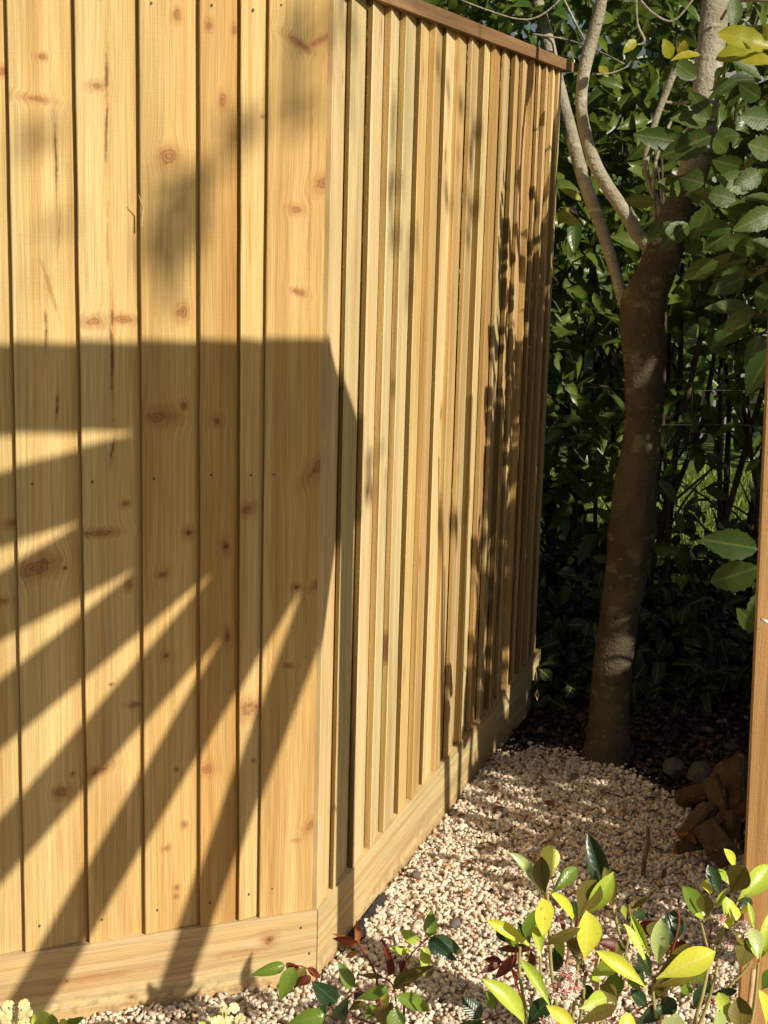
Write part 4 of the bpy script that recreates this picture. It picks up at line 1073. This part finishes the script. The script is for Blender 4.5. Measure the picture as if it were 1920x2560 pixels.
grow(s2, [(1618, 2472, 1505, 2378, 36, 'yellow', YT - .06), (1622, 2422, 1564, 2308, 22, 'yellow', YT), (1626, 2396, 1583, 2292, 18, 'lime', YT + .02), (1645, 2412, 1653, 2312, 42, 'pale', YT - .03), (1640, 2365, 1646, 2302, 50, 'olive', YT + .03), (1662, 2372, 1692, 2284, 50, 'dark', YT + .04), (1640, 2447, 1785, 2380, 60, 'yellow', YT - .05), (1640, 2440, 1722, 2360, 26, 'olive', YT), (1636, 2472, 1734, 2430, 36, 'olive', YT - .02), (1722, 2462, 1768, 2418, 34, 'green', YT + .04), (1630, 2450, 1600, 2380, 30, 'dark', YT + .05), (1680, 2455, 1745, 2425, 36, 'lime', YT + .06), (1612, 2470, 1575, 2420, 40, 'dark', YT + .04), (1605, 2480, 1570, 2440, 30, 'green', YT + .02), (1690, 2430, 1640, 2470, 40, 'olive', YT + .05),
          (1751, 2302, 1721, 2224, 42, 'green', YT + .06), (1770, 2292, 1759, 2238, 38, 'olive', YT + .05), (1776, 2238, 1770, 2196, 36, 'yellow', YT + .08), (1801, 2242, 1774, 2166, 32, 'dark', YT + .08), (1826, 2234, 1862, 2168, 58, 'olive', YT + .06), (1840, 2257, 1930, 2166, 50, 'lime', YT + .08), (1837, 2172, 1820, 2126, 22, 'yellow', YT + .1), (1818, 2206, 1798, 2172, 20, 'lime', YT + .1), (1822, 2212, 1808, 2186, 22, 'pale', YT + .1), (1845, 2276, 1882, 2244, 22, 'dark', YT + .06), (1850, 2286, 1870, 2264, 14, 'yellow', YT + .05), (1814, 2298, 1824, 2248, 36, 'lime', YT + .06), (1826, 2250, 1840, 2300, 30, 'yellow', YT + .05), (1886, 2332, 1872, 2256, 14, 'lime', YT), (1832, 2326, 1816, 2298, 24, 'yellow', YT + .03), (1758, 2305, 1748, 2285, 16, 'lime', YT + .05), (1762, 2300, 1775, 2290, 12, 'yellow', YT + .05), (1795, 2270, 1805, 2235, 14, 'lime', YT + .06),
          (1895, 2398, 1884, 2318, 36, 'pale', YT - .05), (1848, 2424, 1872, 2352, 46, 'olive', YT), (1900, 2402, 1928, 2298, 34, 'lime', YT), (1872, 2365, 1845, 2335, 24, 'olive', YT + .02), (1903, 2474, 1940, 2428, 40, 'green', YT - .05), (1895, 2400, 1872, 2355, 12, 'lime', YT - .03),
          (1826, 2565, 1799, 2478, 32, 'lime', YT - .1), (1800, 2605, 1794, 2532, 42, 'pale', YT - .12), (1852, 2585, 1850, 2503, 54, 'olive', YT - .1), (1914, 2565, 1912, 2483, 32, 'yellow', YT - .1), (1660, 2605, 1692, 2538, 54, 'pale', YT - .1), (1545, 2600, 1580, 2538, 40, 'yellow', YT - .12), (1590, 2562, 1655, 2518, 36, 'dark', YT), (1772, 2487, 1842, 2477, 20, 'dark', YT), (1700, 2500, 1725, 2455, 30, 'green', YT + .04), (1620, 2520, 1585, 2480, 30, 'dark', YT + .05), (1640, 2540, 1690, 2500, 40, 'dark', YT + .05), (1735, 2520, 1765, 2470, 34, 'dark', YT + .08), (1660, 2500, 1625, 2460, 36, 'olive', YT + .06)], 'oval')
stems(s2, [[(1633, 2455, YT, 9), (1634, 2500, YT, 9), (1650, 2600, YT, 11)], [(1807, 2318, YT + .05, 7), (1790, 2360, YT + .03, 8), (1773, 2410, YT, 9), (1758, 2480, YT - .02, 10), (1735, 2565, YT - .02, 11), (1730, 2640, YT - .02, 12)], [(1806, 2330, YT + .06, 7), (1798, 2390, YT + .03, 8), (1788, 2440, YT, 9), (1765, 2520, YT, 10), (1740, 2580, YT, 11)], [(1752, 2305, YT + .06, 7), (1762, 2345, YT + .04, 7), (1774, 2390, YT + .02, 8)], [(1880, 2405, YT, 7), (1850, 2440, YT, 8), (1822, 2470, YT, 8), (1790, 2560, YT, 9)], [(1896, 2405, YT - .05, 8), (1892, 2450, YT - .05, 9), (1885, 2520, YT - .05, 9), (1860, 2640, YT - .05, 10)], [(1845, 2255, YT + .06, 6), (1815, 2300, YT + .06, 7), (1806, 2335, YT + .06, 8)]], stem_g)
stems(s2, [[(1640, 2440, YT, 6), (1636, 2458, YT, 8)], [(1778, 2310, YT + .05, 6), (1773, 2370, YT + .04, 5)], [(1755, 2302, YT + .06, 6), (1758, 2325, YT + .06, 8)], [(1897, 2398, YT - .05, 6), (1896, 2418, YT - .05, 7)], [(1695, 2275, YT + .04, 6), (1697, 2310, YT + .04, 7), (1680, 2380, YT + .04, 6)]], stem_r, 'petiole')

# flower heads: many small buds and open stars on red stalks
petal = rough_mat('pinkish_petal', (.86, .68, .60), (.90, .82, .74), 80, .6, .1, .3)
bud_m = rough_mat('red_bud', (.48, .10, .07), (.62, .22, .16), 80, .5, .1, .4)
def flower_head(root, px, py, rpx, Y, n=70):
    c = at(px, py, Y) - root.location; R_ = rpx * Y / F
    mb = MB()
    for _ in range(n):
        d = Vector(rand_unit(1)[0]); d.z = abs(d.z) * .9 - .25
        p = c + Vector((d.x, d.y, d.z * 1.1)) * R_ * random.uniform(.35, 1.0)
        s_ = random.uniform(.0026, .0042)
        o = Vector((d.x, d.y, d.z + .25)).normalized(); a = o.orthogonal().normalized(); b = o.cross(a)
        mb.tube([c + (p - c) * .3, p], [.0006, .0008], 4, 1)
        if random.random() < .62:      # open star of four petals
            for k in range(4):
                an = k * 1.571 + random.uniform(-.2, .2); e = a * math.cos(an) + b * math.sin(an); f = o.cross(e)
                mb.add([p, p + e * s_ * .8 + f * s_ * .45 + o * s_ * .3, p + e * s_ * 1.7 + o * s_ * .5, p + e * s_ * .8 - f * s_ * .45 + o * s_ * .3], [(0, 1, 2, 3)], 0)
            for k in range(3):
                an = k * 2.1; e = a * math.cos(an) + b * math.sin(an)
                mb.tube([p, p + o * s_ * 1.9 + e * s_ * .7], [.0003, .0005], 3, 0)
        else:
            vs = [p + o * s_ * 1.5, p - o * s_ * .6] + [p + (a * math.cos(k * 1.257) + b * math.sin(k * 1.257)) * s_ * .95 for k in range(5)]
            mb.add(vs, [(0, 2 + k, 2 + (k + 1) % 5) for k in range(5)] + [(1, 2 + (k + 1) % 5, 2 + k) for k in range(5)], 1 if random.random() < .5 else 0)
    link('flower_head', mb.mesh('flower_head', [petal, bud_m]), root)
for px, py, r_, n in [(1412, 2475, 44, 170), (1370, 2546, 28, 90), (1524, 2536, 30, 90), (1455, 2385, 32, 90), (1420, 2435, 26, 60)]: flower_head(s1, px, py, r_, YS + (.02 if py < 2400 else -.06), n)
for px, py, r_, n in [(1856, 2326, 26, 90), (1822, 2364, 16, 45), (1798, 2300, 12, 30), (1775, 2505, 20, 50), (1600, 2560, 28, 60)]: flower_head(s2, px, py, r_, YT + .02, n)

cane_m = rough_mat('bamboo_cane', (.55, .36, .20), (.66, .46, .28), 30, .6, .2, .3)
for (x0, y0, x1, y1, Y, w, lab) in [(1494, 2289, 1491, 2600, 2.26, 13, 'leftmost bamboo cane, tallest and upright, in the left shrub'), (1664, 2455, 1650, 2620, 2.24, 16, 'middle bamboo cane with cut top below the big yellow leaf'), (1884, 2424, 1862, 2600, 2.22, 13, 'bamboo cane leaning in front of the timber post')]:
    a = at(x1, y1, Y); b = at(x0, y0, Y)
    d = (a - b); a = b + d * ((b.z + .03) / (b.z - a.z))
    t = thing('bamboo_cane', Vector((a.x, a.y, 0)), lab, 'cane', 'bamboo canes among the shrubs')
    pts, rr = [], []
    for k in range(19):
        pts.append(a + (b - a) * (k / 18) - t.location); rr.append(w * .5 * Y / F * (1.18 if k % 5 == 2 else 1.0))
    mb = MB(); mb.tube(pts, rr, 10); link('shaft', mb.mesh('shaft', [cane_m], True), t)

YR = 2.34
ro_ = thing('rose_bush', at(975, 2680, YR), 'young rose bush with red stems and green and maroon leaflets on the gravel', 'rose', 'roses in the foreground'); ro_.location.z = 0
grow(ro_, [(893, 2356, 826, 2345, 16, 'maroon', YR), (893, 2359, 830, 2332, 12, 'orange', YR + .01), (893, 2362, 838, 2362, 14, 'orange', YR), (889, 2360, 896, 2296, 17, 'orange', YR), (897, 2376, 860, 2396, 13, 'orange', YR),
           (1072, 2342, 1080, 2274, 31, 'green', YR), (1045, 2358, 1000, 2323, 27, 'lime', YR), (1075, 2344, 1160, 2381, 36, 'dark', YR), (1073, 2348, 1137, 2403, 34, 'dark', YR - .02), (1058, 2368, 1066, 2442, 27, 'lime', YR), (1022, 2380, 974, 2370, 20, 'lime', YR + .02), (970, 2440, 968, 2360, 20, 'maroon', YR), (985, 2469, 1072, 2413, 32, 'olive', YR - .03), (957, 2443, 898, 2437, 13, 'olive', YR), (970, 2466, 893, 2501, 26, 'green', YR - .02), (880, 2472, 848, 2404, 31, 'green', YR), (842, 2507, 780, 2455, 46, 'dark', YR - .02), (712, 2412, 631, 2438, 28, 'green', YR), (736, 2418, 698, 2502, 38, 'green', YR - .02), (738, 2410, 722, 2432, 34, 'maroon', YR + .01), (762, 2420, 734, 2472, 28, 'olive', YR), (777, 2440, 744, 2466, 20, 'maroon', YR - .01), (768, 2420, 804, 2446, 17, 'maroon', YR),
           (982, 2506, 923, 2565, 44, 'olive', YR - .04), (988, 2490, 1090, 2527, 36, 'green', YR - .02), (990, 2520, 985, 2605, 46, 'green', YR - .05), (918, 2512, 865, 2520, 20, 'olive', YR), (846, 2548, 864, 2503, 35, 'dark', YR - .03), (940, 2513, 914, 2548, 26, 'green', YR), (812, 2536, 722, 2562, 44, 'green', YR - .04), (905, 2480, 885, 2495, 26, 'dark', YR + .02), (1202, 2545, 1154, 2492, 42, 'dark', YR + .02), (1232, 2525, 1221, 2473, 28, 'green', YR + .02), (1215, 2566, 1148, 2560, 26, 'dark', YR), (1000, 2400, 1012, 2440, 16, 'maroon', YR), (1012, 2398, 1000, 2432, 12, 'maroon', YR), (1020, 2410, 1026, 2395, 12, 'orange', YR), (965, 2478, 960, 2515, 22, 'lime', YR + .02), (1030, 2395, 1028, 2412, 16, 'green', YR + .03), (790, 2560, 812, 2515, 26, 'dark', YR - .03)], 'rose')
stems(ro_, [[(893, 2352, YR, 5), (906, 2372, YR, 6), (925, 2405, YR, 6), (940, 2440, YR, 7), (947, 2490, YR, 8), (960, 2560, YR, 9), (975, 2680, YR, 11)], [(1012, 2398, YR, 6), (1009, 2440, YR, 6), (1010, 2520, YR, 7), (1005, 2580, YR, 8), (985, 2680, YR, 10)], [(1072, 2344, YR, 4), (1040, 2372, YR, 4), (1018, 2400, YR, 5)], [(990, 2505, YR - .02, 5), (985, 2470, YR - .01, 5), (970, 2450, YR, 4), (945, 2443, YR, 4)], [(730, 2412, YR, 4), (765, 2420, YR, 4), (790, 2445, YR, 4), (840, 2525, YR, 5), (925, 2556, YR, 6), (955, 2570, YR, 7)], [(868, 2500, YR, 4), (890, 2478, YR, 5), (940, 2490, YR, 6)], [(1270, 2530, YR + .02, 4), (1210, 2550, YR + .01, 5), (1100, 2600, YR, 6), (1000, 2650, YR, 8)]], stem_r)
ro2 = thing('rose_bush', at(1290, 2680, YR + .06), 'dark maroon leaved rose shoot rising between gravel and the shrub', 'rose', 'roses in the foreground'); ro2.location.z = 0
grow(ro2, [(1332, 2374, 1236, 2370, 21, 'maroon', YR + .05), (1292, 2386, 1236, 2450, 26, 'maroon', YR + .05), (1326, 2376, 1304, 2452, 24, 'maroon', YR + .06), (1256, 2406, 1206, 2396, 19, 'maroon', YR + .05), (1251, 2409, 1198, 2433, 18, 'maroon', YR + .05), (1275, 2420, 1298, 2472, 12, 'orange', YR + .06), (1402, 2300, 1404, 2288, 16, 'maroon', YR + .1), (1410, 2325, 1402, 2292, 13, 'maroon', YR + .1), (1610, 2330, 1640, 2308, 44, 'maroon', YR + .16), (1555, 2375, 1495, 2350, 30, 'maroon', YR + .14), (1680, 2395, 1692, 2345, 20, 'maroon', YR + .12), (1718, 2360, 1690, 2372, 26, 'maroon', YR + .14)], 'rose')
stems(ro2, [[(1292, 2372, YR + .05, 4), (1280, 2420, YR + .05, 5), (1298, 2480, YR + .05, 5), (1310, 2560, YR + .06, 6), (1295, 2680, YR + .06, 8)], [(1405, 2318, YR + .1, 4), (1420, 2380, YR + .1, 5), (1380, 2520, YR + .08, 6), (1310, 2640, YR + .06, 7)], [(1500, 2350, YR + .14, 3), (1600, 2365, YR + .15, 4), (1690, 2370, YR + .14, 4), (1660, 2480, YR + .14, 5), (1400, 2640, YR + .08, 7)]], stem_r)

# pale yellow bedding flowers along the bottom edge
pyel = rough_mat('pale_yellow_petal', (.80, .70, .30), (.86, .80, .46), 60, .6, .1, .3)
def bedding(pts, leaves, base, Y, label):
    t = thing('primrose', at(*base, Y), label, 'flower', 'pale yellow flowers along the bottom edge'); t.location.z = 0
    for (px, py, r_) in pts:
        c = at(px, py, Y + random.uniform(-.02, .02)) - t.location; R_ = r_ * 1.3 * Y / F
        mb = MB(); o = (Vector((random.uniform(-.4, .4), -.6, .7))).normalized(); a = o.orthogonal().normalized(); b = o.cross(a)
        for k in range(5):
            an = k * 1.2566 + .3; e = a * math.cos(an) + b * math.sin(an); f = o.cross(e)
            rows = [(.05, .06, .02), (.45, .34, .12), (.85, .5, .16), (1.05, .3, .08)]
            vs = []
            for (l, w_, z_) in rows: vs += [c + e * R_ * l + f * R_ * w_ + o * R_ * z_, c + e * R_ * l + o * R_ * (z_ - .07), c + e * R_ * l - f * R_ * w_ + o * R_ * z_]
            mb.add(vs, [(3 * i + q, 3 * i + q + 1, 3 * i + q + 4, 3 * i + q + 3) for i in range(3) for q in range(2)])
        link('flower', mb.mesh('flower', [pyel], True), t)
    grow(t, leaves, 'oval')
    stems(t, [[(px, py, Y, 5), ((px + base[0]) / 2, py + 60, Y, 6), (base[0], base[1], Y, 8)] for (px, py, r_) in pts[::2]], stem_g)
bedding([(22, 2518, 14), (60, 2512, 12), (10, 2540, 16), (38, 2545, 18), (64, 2536, 16), (20, 2565, 16), (58, 2566, 18), (-12, 2530, 15), (76, 2560, 12)],
        [(112, 2590, 96, 2528, 46, 'lime', 2.3), (118, 2590, 130, 2540, 34, 'green', 2.3), (150, 2590, 186, 2552, 26, 'green', 2.32), (140, 2600, 160, 2556, 30, 'lime', 2.3), (90, 2600, 78, 2555, 30, 'green', 2.3)], (70, 2700), 2.3, 'clump of pale yellow flowers at the bottom left corner')
bedding([(560, 2532, 13), (585, 2520, 11), (545, 2556, 14), (575, 2558, 15), (600, 2548, 12), (530, 2545, 10)], [(590, 2600, 620, 2562, 26, 'green', 2.3), (520, 2600, 500, 2556, 26, 'lime', 2.3)], (570, 2700), 2.3, 'small clump of pale yellow flowers below the middle of the fence')
